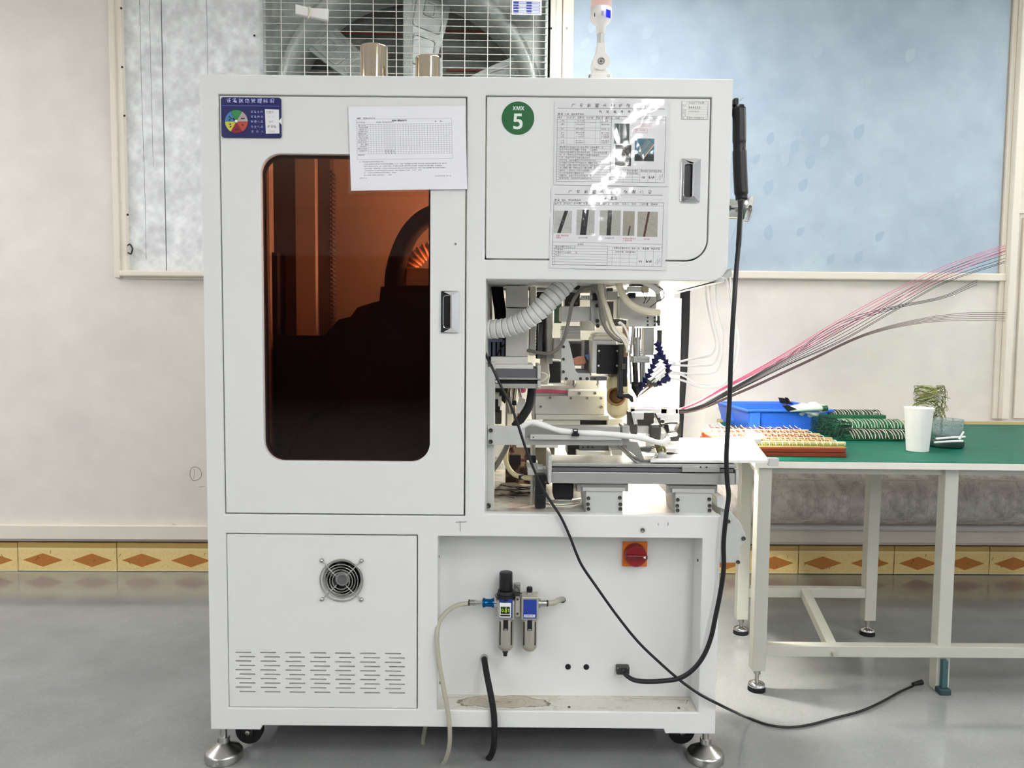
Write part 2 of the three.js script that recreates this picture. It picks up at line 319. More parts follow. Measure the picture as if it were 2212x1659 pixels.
{ // things fixed to the guard
  const t = wallThing(thing('paper_tie', 'crumpled white paper folded and tied to the fan guard', 'paper'));
  const s = [[-.9859,2.5995], [-.9156,2.5845], [-.8389,2.5817], [-.8434,2.531], [-.9283,2.5459], [-.9863,2.5571]];
  mesh('folded_paper', prism(s, 0.022, 0.05, 0.005), M.white, t);
  mesh('tie', tube([[-.9231,2.5863,.05], [-.9177,2.5578,.056], [-.9297,2.5359,.05]], 0.004), M.cream, t);
}
{
  const t = wallThing(thing('spec_sticker', 'small white sticker with blue table cells at upper right of the fan guard', 'sticker'));
  const tex = canvasTex(256, 160, (x, w, h) => { x.fillStyle = '#f1f0ee'; x.fillRect(0, 0, w, h); x.fillStyle = '#39489c'; x.fillRect(12, 52, 46, 96); x.fillRect(124, 52, 46, 96); x.fillStyle = '#98a0c8'; x.fillRect(60, 52, 62, 96); x.fillRect(172, 52, 70, 96); x.fillStyle = '#b4707c'; for (let i = 0; i < 14; i++) x.fillRect(52 + i * 12, 14, 8, 20); x.fillStyle = '#fff'; for (let r = 0; r < 4; r++) { x.fillRect(12, 72 + r * 22, 232, 4); for (let i = 0; i < 8; i++) { x.fillRect(66 + i * 7, 58 + r * 23, 4, 8); x.fillRect(178 + i * 7, 58 + r * 23, 4, 8); } } });
  const m = mesh('print', prep(new THREE.BoxGeometry(.1347, .0869, 0.002)), std(0xffffff, 0.5, 0, { map: tex }), t);
  m.position.set(.0507, 2.6209, 0.024);
}
// pipes and duct along the foot of the wall
{
  const y = .4045, r = .1242;
  const t = wallThing(thing('wall_duct', 'thick mottled grey insulated pipe running along the wall behind the table', 'pipe'));
  mesh('pipe_run', cyl([0.62, y, 0.14], [4.0, y, 0.14], r, r, 48), W.duct, t);
  for (const u of [1.0, 2.6]) mesh('bracket', box(u, u + 0.03, y - r - 0.02, y + 0.0, 0, 0.1), M.paintGrey, t);
}
{
  const y = .2416;
  const t = wallThing(thing('wall_pipe', 'thin white pipe running along the wall just below the thick grey pipe', 'pipe'));
  mesh('pipe_run', cyl([0.6, y, 0.06], [4.0, y, 0.06], .0182, .0182, 20), W.pipe, t);
  for (const u of [1.2, 2.2]) mesh('clip', box(u, u + 0.02, y - 0.02, y + 0.02, 0, 0.07, 0.003), M.whitePlastic, t);
}
{ // pencilled and scratched marks low on the left wall
  const t = wallThing(thing('wall_stain', 'small brownish ring mark on the wall left of the white machine', 'stain'));
  const mk = std(0x9a8468, 0.9);
  mesh('ring_mark', [tube([[-1.5094,.4775,0], [-1.5027,.493,0], [-1.481,.4975,0], [-1.4618,.4844,0], [-1.4579,.4558,0], [-1.4734,.4381,0], [-1.4994,.4358,0], [-1.5098,.4555,0], [-1.5094,.4775,0]], 0.0012, 40), tube([[-1.492,.4886,0], [-1.4902,.4645,0], [-1.4949,.4424,0]], 0.0008), tube([[-1.4697,.4029,0], [-1.4436,.4075,0]], 0.001), tube([[-1.5987,.2253,0], [-1.5749,.221,0]], 0.0012)], mk, t);
}

// ceiling lamps: twin tubes over the room, in rows running away from the back wall
const tubeGlow = std(0xffffff, 0.5, 0, { emissive: 0xffffff, emissiveIntensity: 9 });
function ceilingLamp(label) {
  const t = thing('ceiling_lamp', label, 'lamp', 'twin tube lamps under the ceiling');
  mesh('housing', [box(-0.075, 0.075, 0.03, 0.1, -0.62, 0.62, 0.006), cyl([0, 0.1, -0.4], [0, 0.452, -0.4], 0.006), cyl([0, 0.1, 0.4], [0, 0.452, 0.4], 0.006)], M.white, t);
  for (const x of [-0.045, 0.045]) mesh('light_tube', cyl([x, 0.012, -0.6], [x, 0.012, 0.6], 0.013, 0.013, 12), tubeGlow, t);
  const l = new THREE.RectAreaLight(0xfbfbff, TUBE_POWER, 0.12, 1.2); l.name = 'tube_glow_lamp'; l.position.set(0, -0.004, 0); l.rotation.x = -Math.PI / 2; l.castShadow = true; t.add(l);
  return t;
}
[[0.4, 'middle'], [-3.35, 'left'], [3.3, 'right']].forEach(([x, row]) => [-0.9, 2.1, 3.8, 5.5, 7.2].forEach((z, k) => {
  const l = ceilingLamp('twin tube ceiling lamp of the ' + row + ' row, ' + ['first', 'second', 'third', 'fourth', 'fifth', 'sixth'][k] + ' from the fan wall'); l.position.set(row === 'middle' && k ? 0.97 : x, 2.75, k ? z : { left: -0.3, middle: -0.55, right: -0.8 }[row]);
}));

// ================= the white machine =================
const XL = -0.7805, XR = 0.5405, YT = 1.7727, YB = 0.097, ZB = -0.95;
const machine = thing('white_machine', 'big white cabinet machine with dark amber window and open work bay', 'machine');
{
  const doorHole = [-0.735, -0.1175, .6691, 1.7241];
  const upHole = [-.0718, .4889, 1.3237, 1.7275];
  const ventHole = [-.7326, -.2392, .1571, .619];
  const bayHole = [-.1875, .4941, .1545, .6165];
  const bx = -.068, byT = 1.2752, byB = .6764;
  const s = new THREE.Shape();
  s.moveTo(XL, YB); s.lineTo(XL + 0.13, YB); s.lineTo(XL + 0.135, YB + 0.012); s.lineTo(XR - 0.135, YB + 0.012); s.lineTo(XR - 0.13, YB); s.lineTo(XR, YB);
  s.lineTo(XR, byB); s.lineTo(bx, byB); s.lineTo(bx, byT); s.lineTo(XR - 0.045, byT); s.absarc(XR - 0.045, byT + 0.045, 0.045, -Math.PI / 2, 0); s.lineTo(XR, YT); s.lineTo(XL, YT);
  const rUp = 0.055;
  s.holes.push(rectPath(...doorHole, 0.002, THREE.Path), rectPath(...upHole, 0.002, THREE.Path, [0.002, rUp, 0.002, 0.002]), rectPath(...ventHole, 0.002, THREE.Path), rectPath(...bayHole, 0.002, THREE.Path));
  const px = bx - 0.012;                         // inner face of the tall left column
  const dy = byB - 0.004, [b0, b1, b2, b3] = bayHole, zr = -0.088;
  const body = [extrude(s, -0.03, 0, 0.003, 12),
    box(XL, XR, YT - 0.012, YT, ZB, -0.004), box(XL, XL + 0.012, YB + 0.02, YT - 0.012, ZB, -0.03), box(XL, px, YB + 0.02, YT - 0.012, ZB, ZB + 0.012),
    box(XR - 0.012, XR, byT + 0.04, YT - 0.012, ZB, -0.03), box(px, XR, byT, byT + 0.012, ZB, -0.03), box(px, XR, byT, YT - 0.012, ZB, ZB + 0.012),
    box(px, bx, byB, byT + 0.02, ZB + 0.01, -0.02),
    box(px, XR, dy - 0.012, dy, ZB, -0.02), box(XR - 0.012, XR, YB + 0.02, dy, ZB, -0.03), box(px, XR, YB + 0.03, dy, ZB, ZB + 0.012),
    box(XL + 0.01, XR - 0.01, .6437 - 0.006, .6437 + 0.006, ZB + 0.01, -0.03)];
  for (const [h0, h1, h2, h3] of [doorHole, upHole, ventHole]) body.push(box(h0 - 0.01, h0 + 0.012, h2 - 0.01, h3 + 0.01, -0.036, -0.03), box(h1 - 0.012, h1 + 0.01, h2 - 0.01, h3 + 0.01, -0.036, -0.03), box(h0, h1, h2 - 0.01, h2 + 0.012, -0.036, -0.03), box(h0, h1, h3 - 0.012, h3 + 0.01, -0.036, -0.03));   // added stops that block lamp light leaking through the door gaps
  body.push(box(upHole[1] - 0.075, upHole[1] + 0.01, upHole[2] - 0.01, upHole[2] + 0.07, -0.036, -0.03), box(XR - 0.032, XR - 0.02, byT, byT + 0.05, ZB, -0.03));  // added closers for the corner and side slot, against leaking light
  mesh('cabinet_body', body, M.paint, machine);
  mesh('under_tray', box(XL + 0.004, XR - 0.004, YB + 0.02, YB + 0.032, ZB + 0.004, -0.031), M.blackMatt, machine);
  // lower service recess, a tray of its own with a stained floor
  const rustTex = canvasTex(1024, 1024, (x, w, h) => {
    x.fillStyle = '#dedfda'; x.fillRect(0, 0, w, h); reseed(29);
    for (let i = 0; i < 900; i++) { x.fillStyle = 'rgba(' + (rnd() < 0.5 ? '120,112,96,' : '250,250,246,') + rr(0.03, 0.12) + ')'; x.fillRect(rnd() * w, rnd() * h, rr(2, 16), rr(1, 5)); }
  });
  mesh('recess_liner', [box(b0 - 0.006, b1 + 0.006, b2 - 0.006, b3 + 0.006, zr - 0.006, zr), box(b0 - 0.008, b0 - 0.001, b2, b3, zr, -0.03), box(b1 + 0.001, b1 + 0.008, b2, b3, zr, -0.03), box(b0, b1, b3 + 0.001, b3 + 0.008, zr, -0.03)], M.paint, machine);
  const stainTex = canvasTex(1600, 256, (x, w, h) => {
    x.fillStyle = '#d3d2c8'; x.fillRect(0, 0, w, h); reseed(77);
    for (let i = 0; i < 2600; i++) { x.fillStyle = 'rgba(' + (rnd() < 0.6 ? '116,106,84,' : '236,236,228,') + rr(0.04, 0.2) + ')'; x.fillRect(rnd() * w, rnd() * h, rr(2, 22), rr(1, 5)); }
    const f1 = fbm(515, 6, 4), f2 = fbm(616, 10, 4);   // dried oil with tide lines, and dust
    for (let py = 0; py < h; py += 3) for (let px = 0; px < w; px += 4) {
      const u = px / 800, v = py / 700, r = Math.hypot((px - 400) / 300, (py - 118) / 112) + (f1(u % 1, v) - 0.5) * 0.9;
      const band = Math.abs(((r * 5 + f2(u % 1, v) * 2.4) % 1) - 0.5), edge = Math.abs(r - 0.92);
      const a = r < 0.95 ? 0.18 + (band < 0.13 ? 0.4 : 0.1) * (1.05 - r) + (edge < 0.035 ? 0.42 : 0) : f2(u % 1, v) > 0.62 ? 0.1 : 0;
      if (a) { x.fillStyle = 'rgba(' + (edge < 0.035 ? '74,56,32,' : '104,78,42,') + a + ')'; x.fillRect(px, py, 4, 3); }
    }
    x.strokeStyle = 'rgba(70,60,40,.8)'; x.lineWidth = 3; x.beginPath(); x.moveTo(640, 60); x.lineTo(700, 90); x.lineTo(672, 150); x.lineTo(740, 200); x.moveTo(20, 60); x.lineTo(160, 50); x.moveTo(1200, 40); x.lineTo(1560, 66); x.lineTo(1540, 130); x.stroke();
  });
  const fl = new THREE.BoxGeometry(b1 - b0 + 0.01, 0.004, -zr - 0.004).translate((b0 + b1) / 2, b2 - 0.001, (zr - 0.004) / 2);
  mesh('recess_floor', fl, std(0xffffff, 0.5, 0, { map: stainTex }), machine);
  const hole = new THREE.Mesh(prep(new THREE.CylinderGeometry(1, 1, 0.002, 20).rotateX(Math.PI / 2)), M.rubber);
  for (const [x, y] of [[.1595,.2358], [.2092,.2356]]) { const m = hole.clone(); m.name = 'dark_hole_disc'; m.scale.set(.0077, .0077, 1); m.position.set(x, y, zr + 0.0005); machine.add(m); }  // dark discs standing for the unlit depth of two holes
  for (const [x, y] of [[-.1897,.5498], [-.188,.3774], [-.185,.2081], [.4953,.5464], [.4972,.3752], [.4978,.2071]]) { const m = screw(machine, [x + (x > 0 ? 0.001 : -0.001), y, -0.045], 0.004, M.screw); m.rotation.y = x > 0 ? -1.57 : 1.57; }
  for (const p of [[.1585,.112,-.1021], [.4482,.112,-.0998]]) { const m = screw(machine, [p[0], b2 + 0.001, -0.02], 0.0035, M.screw); m.rotation.x = -1.57; }
  screw(machine, [.3391,.6379,.001], .0059, M.bolt);
  // dried drips of dirt under the deck edge
  mesh('dirt_streak', [tube([[-.13,.6562,.0005], [-.1298,.6297,.0005]], 0.0008), tube([[-.1418,.6537,.0005], [-.1133,.6552,.0005]], 0.001), tube([[.3792,.6562,.0005], [.3794,.6502,.0005]], 0.0009), tube([[.4042,.6577,.0005], [.4044,.6504,.0005]], 0.0011)], std(0x9a8f78, 0.9), machine);
  // deck sheet, grimy steel
  const deckTex = dataTex(512, (u, v) => { const a = nB(u, v), b = nC(v, u), c = nD(u, v); const t = 205 + (a - 0.5) * 80 + (b - 0.5) * 50; return [t, t - 3 - (c < 0.4 ? 12 : 0), t - 10 - (c < 0.4 ? 20 : 0)]; });
  mesh('deck_plate', box(px + 0.014, XR - 0.014, dy, dy + 0.003, ZB + 0.015, -0.022), std(0xffffff, 0.4, 0.25, { map: deckTex }, 3), machine);
  mesh('rear_panel', box(bx + 0.001, .6288, dy + 0.003, byT, -0.938, -0.93), M.white, machine);
  const px2 = .3564, pm = M.paint;   // added box behind the mechanism that keeps the bay lamp out of its rear
  mesh('lamp_shield_box', [box(bx + 0.002, px2, dy + 0.003, byT, -0.925, -0.915), box(px2 - 0.004, px2, .9394, byT, -0.925, -0.5), box(bx + 0.002, bx + 0.006, dy + 0.003, byT, -0.92, -0.4), box(bx, px2, byT - 0.006, byT - 0.001, -0.92, -0.4)], pm, machine);
  mesh('rear_post', box(.5469,.5915,.8263,1.3483, -0.93, -0.88, 0.003), M.white, machine);
  // upright at the left edge of the bay
  const post = mesh('inner_post', box(-.0641,-.0447,.6692,1.0632, -0.1, -0.05, 0.002), M.paintGrey, machine);
  for (const p of [[-.0606,1.0584,-.049], [-.0591,.6867,-.049]]) screw(post, p, .0066, M.screw);
  const gap = mesh('bay_edge_strip', box(-.0683,-.0635,.6738,1.0639, -0.08, -0.031), M.paintGrey, machine); void gap;

  // ----- tall door with amber window -----
  const door = sub('door', machine), g = 0.0035;
  const dp = rectPath(doorHole[0] + g, doorHole[1] - g, doorHole[2] + g, doorHole[3] - g, 0.002);
  const win = [-.6327, -.2086, .8083, 1.5809];
  dp.holes.push(rectPath(...win, 0.05, THREE.Path));
  mesh('door_panel', extrude(dp, -0.02, -0.0005, 0.0015, 14), M.paint, door);
  mesh('window_rim', (() => { const r = rectPath(win[0] - 0.004, win[1] + 0.004, win[2] - 0.004, win[3] + 0.004, 0.053); r.holes.push(rectPath(win[0] + 0.006, win[1] - 0.006, win[2] + 0.006, win[3] - 0.006, 0.045, THREE.Path)); return extrude(r, -0.03, -0.021, 0, 14); })(), M.black, door);
  mesh('window_pane', extrude(rectPath(win[0] - 0.003, win[1] + 0.003, win[2] - 0.003, win[3] + 0.003, 0.05), -0.017, -0.015, 0, 14), phys({ color: 0xd5a58c, roughness: 0.03, transmission: 1, thickness: 0, ior: 1.5 }), door);
  // chrome recessed pulls
  const pull = (parent, [x0, x1, y0, y1]) => {
    const h = sub('door_pull', parent), w = x1 - x0, H = y1 - y0;
    const c0 = x0 + w * 0.17, c1 = x0 + w * 0.62, d0 = y0 + H * 0.125, d1 = y1 - H * 0.125;
    const fr = rectPath(x0, x1, y0, y1, 0.004); fr.holes.push(rectPath(c0, c1, d0, d1, 0.007, THREE.Path));
    mesh('frame', extrude(fr, 0, 0.004, 0.0015), M.chrome, h);
    const q = [[x1 - 0.0005, y0 + 0.001, 0.0035], [x1 - 0.0005, y1 - 0.001, 0.0035], [c1, d1, 0.016], [c1, d0, 0.016], [c0, y0 + 0.003, 0.0045], [c0, y1 - 0.003, 0.0045]];
    const tri = (...l) => { const gg = new THREE.BufferGeometry(); gg.setAttribute('position', new THREE.BufferAttribute(new Float32Array(l.flat()), 3)); gg.computeVertexNormals(); return gg; };
    mesh('grip', [tri(q[0], q[1], q[2]), tri(q[0], q[2], q[3]), tri(q[0], q[3], q[4]), tri(q[1], q[5], q[2]), tri(q[3], q[2], [c1 - 0.004, d1, 0.012]), tri(q[3], [c1 - 0.004, d1, 0.012], [c1 - 0.004, d0, 0.012])], M.chrome, h);
    mesh('recess', [box(c0 - 0.002, c1 + 0.002, d0 - 0.002, d1 + 0.002, 0.0004, 0.0012)], M.black, h);
    return h;
  };
  pull(door, [-.1822,-.1349,1.1385,1.245]);
  screw(door, [-.1451,1.3619,-.0005], 0.003, M.bolt, 'rivet', 0.5);
  // ----- upper right door -----
  const up = sub('upper_door', machine);
  mesh('door_panel', extrude(rectPath(upHole[0] + g, upHole[1] - g, upHole[2] + g, upHole[3] - g, 0.002, THREE.Shape, [0.002, rUp - 0.003, 0.002, 0.002]), -0.02, -0.0005, 0.0015, 14), M.paint, up);
  pull(up, [.4159,.4655,1.4693,1.5774]);
  // ----- vent panel -----
  const vent = sub('vent_panel', machine);
  const vp = rectPath(ventHole[0] + 0.0025, ventHole[1] - 0.0025, ventHole[2] + 0.0025, ventHole[3] - 0.0025, 0.002);
  const [fx, fy] = [-.4349,.4998], fR = .0516;
  vp.holes.push(circlePath(fx, fy, fR));
  const sx = -.7142, sy = .3048, pX = .065, pY = .0117;
  for (let c = 0; c < 7; c++) for (let r = 0; r < 10; r++) { const x = sx + c * pX + (r % 2 ? .0101 : 0), y = sy - r * pY; vp.holes.push(rectPath(x, x + .0422, y - 0.0019, y + 0.0019, 0.0018, THREE.Path)); }
  mesh('panel', extrude(vp, -0.012, -0.0005, 0, 6), M.paint, vent);
  const fan = sub('cooling_fan', machine);
  mesh('guard_ring', torus([fx, fy, 0.004], .0551, 0.0017), M.steel, fan);
  for (const r of [37, 31, 25, 19]) mesh('guard_ring', torus([fx, fy, 0.009], r * 0.00117, 0.0013, 6, 36), M.steel, fan);
  const e = .051;
  for (const [a, b] of [[1, 1], [1, -1], [-1, 1], [-1, -1]]) {
    mesh('guard_spoke', tube([[fx + a * e, fy + b * e, 0.004], [fx + a * e * 0.74, fy + b * e * 0.74, 0.005], [fx + a * e * 0.58, fy + b * e * 0.58, 0.009], [fx + a * 0.012, fy + b * 0.012, 0.009]], 0.0014), M.steel, fan);
    mesh('screw', lathe([[0, 0.007], [0.003, 0.0065], [0.0052, 0.004], [0.0056, 0], [0, 0]], [0, 0, 0], 14, Math.PI / 2).translate(fx + a * e, fy + b * e, 0.001), M.steel, fan);
  }
  mesh('fan_hub', lathe([[0, 0.004], [0.016, 0.004], [0.0185, 0], [0.0185, -0.02], [0, -0.02]], [0, 0, 0], 28, Math.PI / 2).translate(fx, fy, -0.006), std(0x9a9a98, 0.5, 0.2), fan);
  mesh('hub_label', lathe([[0, 0.001], [0.0125, 0.001], [0.0125, 0]], [0, 0, 0], 20, Math.PI / 2).translate(fx, fy, -0.002), std(0x6b6b69, 0.6), fan);
  mesh('fan_ring', lathe([[fR, -0.0], [fR - 0.004, -0.002], [fR - 0.006, -0.02], [fR - 0.003, -0.035], [fR, -0.035]], [0, 0, 0], 40, Math.PI / 2).translate(fx, fy, 0), M.aluLight, fan);
  for (let k = 0; k < 7; k++) { const bl = tilt(box(fx + 0.016, fx + 0.044, fy - 0.012, fy + 0.012, -0.024, -0.0225), [fx + 0.03, fy, -0.023], 0.6); mesh('fan_blade', tilt(bl, [fx, fy, 0], 0, 0, k * Math.PI * 2 / 7), M.black, fan); }
  // ----- feet and castors -----
  for (const [x, z, n] of [[-.7602, -0.035, 1], [.529, -0.05, 1], [XL + 0.05, ZB + 0.06, 0], [XR - 0.05, ZB + 0.06, 0]]) {
    const f = sub('levelling_foot', machine);
    mesh('stem', cyl([x, 0.02, z], [x, YB + 0.03, z], 0.0085, 0.0085, 16), M.steel, f);
    mesh('nut', [cyl([x, 0.046, z], [x, 0.06, z], 0.0155, 0.0155, 6), cyl([x, YB - 0.01, z], [x, YB, z], 0.013, 0.013, 6)], M.steel, f);
    mesh('pad', lathe([[0, 0.046], [0.014, 0.046], [0.019, 0.04], [0.045, 0.024], [0.049, 0.018], [0.049, 0.002], [0.046, 0], [0, 0]], [x, 0, z], 32), M.steel, f); void n;
  }
  for (const [x, z] of [[-.7124, -0.1], [.4779, -0.12], [XL + 0.12, ZB + 0.14], [XR - 0.12, ZB + 0.14]]) {
    const c = sub('castor', machine), r = 0.037;
    mesh('wheel', lathe([[0.01, -0.014], [r - 0.004, -0.014], [r, -0.009], [r, 0.009], [r - 0.004, 0.014], [0.01, 0.014]], [0, 0, 0], 28, Math.PI / 2).translate(x, r + 0.001 + 0.008, z), M.rubber, c);
    mesh('fork', [box(x - 0.03, x + 0.03, 0.105, 0.118, z - 0.03, z + 0.03), box(x - 0.016, x + 0.014, 0.04, 0.108, z - 0.02, z - 0.016), box(x - 0.016, x + 0.014, 0.04, 0.108, z + 0.016, z + 0.02)], M.black, c);
    mesh('axle_bolt', lathe([[0, 0.004], [0.006, 0.003], [0.0065, 0], [0, 0]], [0, 0, 0], 12, Math.PI / 2).translate(x, 0.046, z + 0.02), M.steel, c);
  }
  // ----- sheet metal guard on the right flank -----
  const gs = [[.5702,.6918], [.591,.669], [.6248,.6323], [.6423,.5965], [.6428,.5798], [.6281,.5617], [.6281,.5179], [.5749,.5174]];
  const guard = mesh('side_guard', prism(gs, -0.42, -0.12, 0.002), M.paintGrey, machine);
  for (const p of [[.636,.5865,-.119], [.6227,.5207,-.119], [.5929,.6335,-.119]]) screw(guard, p, .0056, M.screw);
  mesh('chute_plate', prism([[.5545,.7036], [.5693,.7088], [.5887,.6837], [.5917,.6686], [.5779,.6697], [.5564,.6784]], -0.2, -0.1, 0.001), M.white, machine);
  // ----- inside the tall cabinet, seen through the amber pane -----
  const zi = -0.42;
  mesh('slotted_duct', [box(-.6012,-.5587,.7318,1.7206, zi - 0.05, zi), ...Array.from({ length: 60 }, (_, i) => box(-.5596, -.5511, 1.62 - i * 0.013, 1.627 - i * 0.013, zi - 0.05, zi))], M.aluDark, machine);
  mesh('inner_column', [box(-.6525,-.5939,.7382,1.7103, -0.44, -0.38), box(-.7136,-.7056,.7509,1.6898, -0.34, -0.3)], M.paintGrey, machine);
  mesh('inner_backplate', box(XL + 0.015, -.1648, 0.68, 1.72, -0.61, -0.6), M.inside, machine);
  const zk = -0.22;
  mesh('black_enclosure', prism([[-.5304,1.1279], [-.4884,1.1738], [-.4558,1.1819], [-.4362,1.208], [-.3998,1.2199], [-.3751,1.2266], [-.3711,1.2654], [-.3503,1.2695], [-.192,1.2709], [-.1902,.7562], [-.5329,.7529]], zk - 0.2, zk, 0.002), M.blackMatt, machine);
  mesh('black_cabinet', [box(-.6692,-.529,.7656,1.1273, zk - 0.16, zk - 0.01), box(XL + 0.015, -.6908, .7477, 1.3693, zk - 0.3, zk - 0.1)], M.blackMatt, machine);
  mesh('pane_darkening_panel', box(XL + 0.015, -.6574, 0.69, 1.68, -0.44, -0.4), std(0x5c544e, 0.6), machine);  // added panel whose dark colour dims the left of the pane
  mesh('cable_arch', tube([[-.3444,1.2436,-.3], [-.3444,1.2971,-.3], [-.3309,1.3573,-.3], [-.3001,1.4239,-.3], [-.26,1.4653,-.3], [-.1998,1.491,-.3]], .0284, 40, 16), M.rubber, machine);
  mesh('bellows_hose', tube([[-.3177,1.2758,-.34], [-.3067,1.3207,-.34], [-.2767,1.3657,-.34], [-.2167,1.396,-.34]], (t) => .0234 * (1 + 0.13 * Math.sin(t * 70)), 140, 16), std(0xd9b48c, 0.35), machine);
  mesh('valve_block', box(-.3121,-.1992,1.2739,1.3273, -0.36, -0.3, 0.004), M.alu, machine);
  mesh('cable_loop', tube([[-.6427,.7818,-.2], [-.6213,.8411,-.2], [-.5856,.8938,-.2], [-.5399,.9269,-.2], [-.4813,.9431,-.2]], .0142, 24), M.rubber, machine);
  // added lamp hidden behind the door stile, for the glow in the pane
  const lx = -.1936, lamp = mesh('added_glow_strip', box(lx + 0.006, lx + 0.012, 1.28, 1.66, -0.33, -0.29), std(0xffffff, 0.5, 0, { emissive: 0xffe2c0, emissiveIntensity: 2 }), machine);
  const cl = new THREE.RectAreaLight(0xffe4c8, CABINET_POWER, 0.04, 0.36); cl.name = 'added_cabinet_lamp'; cl.position.set(lx, 1.47, -0.31); cl.rotation.y = Math.PI / 2 - 0.5; machine.add(cl); void lamp;
  // work bay lamp under the upper cabinet
  mesh('bay_lamp_strip', box(0.43, 0.47, byT - 0.016, byT - 0.004, -0.86, -0.36), std(0xffffff, 0.5, 0, { emissive: 0xffffff, emissiveIntensity: 6 }), machine);
  const bl = new THREE.RectAreaLight(0xfffaf0, BAY_POWER, 0.04, 0.5); bl.name = 'bay_lamp'; bl.position.set(0.45, byT - 0.018, -0.61); bl.lookAt(0.45 - 0.55, byT - 0.018 - 0.7, -0.61 - 0.35); bl.castShadow = true; machine.add(bl);
  // fittings on the right flank
  const ff = sub('push_fitting', machine);
  mesh('valve_body', [box(XR, XR + 0.012, 1.295, 1.3944, -0.2, -0.15, 0.002)], M.aluLight, ff);
  mesh('elbow', [cyl([XR + 0.006, 1.3907, -0.14], [XR + 0.02, 1.3846, -0.14], 0.01), cyl([XR + 0.008, 1.3364, -0.14], [XR + 0.018, 1.3364, -0.14], 0.008), cyl([XR + 0.006, 1.3067, -0.14], [XR + 0.018, 1.3018, -0.14], 0.009)], M.black, ff);
  mesh('orange_band', cyl([XR + 0.004, 1.3685, -0.14], [XR + 0.012, 1.3735, -0.14], 0.008), M.orange, ff);
  mesh('bracket', prism([[.5616,1.2966], [.586,1.3191], [.589,1.2993], [.5792,1.2918]], -0.2, -0.13, 0.001), M.paintGrey, ff);
}

// ---------- lettering ----------
// strokes on a 10 x 10 grid: each word of digits is a polyline x y x y ...
const GLYPH = {
  广: '4051 1292 121609', 东: '1191 40250585 5549 4938 3527 6577', 新: '2021 0242 1224 3224 0545 2549 2507 2547 8051 515509 5494 7479', 盟: '1040451510 1242 6055 60909484 6292 6474 16961619 3639 5659 7679 0999', 兴: '2132 5053 8061 0494 3517 6588',
  科: '4011 0343 2129 2407 2446 6172 6475 9187 8089 5696', 技: '0333 2029 0736 5191 7073 4393 43688 4', 有: '0292 502006 4449 44848879 4684', 限: '1019 1040324415 5090944450 5292 5049 4958 5487 7599', 公: '3105 6094 4517 17 8677 7588', 司: '1090908798 3273 25656825 2558',
  设: '1021 03232825 28 5055 5080804594 4484 84 5489 8449', 备: '4002 3070 7017 3288 25858925 2575 2575 5559 2757', 状: '1029 0112 0728 5049 3393 6349 6399 8091', 态: '0292 5005 5295 4354 1619 3648 4879 6567 8699', 管: '2003 1142 7053 6193 1494 1426 3375 3555 3575 7585 2529 2575 2787 8789', 理: '0141 0545 2028 0848 5090954550 5292 7079 5797 4999',
  标: '0333 2029 2307 2336 5191 4494 7479 5547 8698', 识: '1122 04242818 4090955540 4640 5649 7699', 作: '3004 2229 5041 4393 6369 6696 6999', 业: '3038 6068 1125 8175 0999', 指: '0333 2029 0736 6045 5090 45949949 45 4797', 导: '2080844420 2484 0595 7579 7969', 书: '1181 8184 0494 9488 4149 7082', 不: '0191 5007 5159 5385',
  良: '5051 2282 82862 6 2484 2229 2939 5699', 品: '30707434 30 1545 15494519 55 5595 5599 9555', 检: '0333 2029 2307 6044 6094 5585 4676 4999', 查: '0191 5049 5104 5195 2575 25 2579 2729 2979 0999', 图: '1090909919 10 4234 4263 6244 3476 5687', 名: '4003 3172 7208 3585 3589 8535', 称: '4011 0343 2129 2407 6052 5292 7279', 人: '5007 5499', 员: '2070 7073 2323 14849 4 1418 8488 5457 5709 6799', 型: '0141 1112 0444 1409 4049 6066 8088', 号: '20707434 20 0595 2777 7789',
};
function glyph(x, ch, px, py, s) {
  const g = GLYPH[ch]; if (!g) return; x.beginPath();
  for (const w of g.split(' ')) { if (w.length < 4) continue; for (let i = 0; i + 1 < w.length; i += 2) { const a = px + (+w[i]) / 9.5 * s, b = py + (+w[i + 1]) / 9.5 * s; i ? x.lineTo(a, b) : x.moveTo(a, b); } }
  x.stroke();
}
function hanzi(x, text, px, py, s, step, lw, color = '#111') { x.strokeStyle = color; x.lineWidth = lw; [...text].forEach((c, i) => glyph(x, c, px + i * step, py, s)); }
const KEYS = Object.keys(GLYPH);
function blurText(x, px, py, w, s, color = '#333', lw = 1) {   // a line of print too small to read
  x.strokeStyle = color; x.lineWidth = lw;
  for (let a = px; a + s < px + w; a += s * 1.12) if (rnd() > 0.06) glyph(x, KEYS[Math.floor(rnd() * KEYS.length)], a, py, s);
}
const sheet = (x, w, h, c = '#e9e9ec') => { x.fillStyle = c; x.fillRect(0, 0, w, h); };
function grid(x, xs, ys, c = '#333', lw = 1.5) { x.strokeStyle = c; x.lineWidth = lw; for (const a of xs) { x.beginPath(); x.moveTo(a, ys[0]); x.lineTo(a, ys[ys.length - 1]); x.stroke(); } for (const b of ys) { x.beginPath(); x.moveTo(xs[0], b); x.lineTo(xs[xs.length - 1], b); x.stroke(); } }
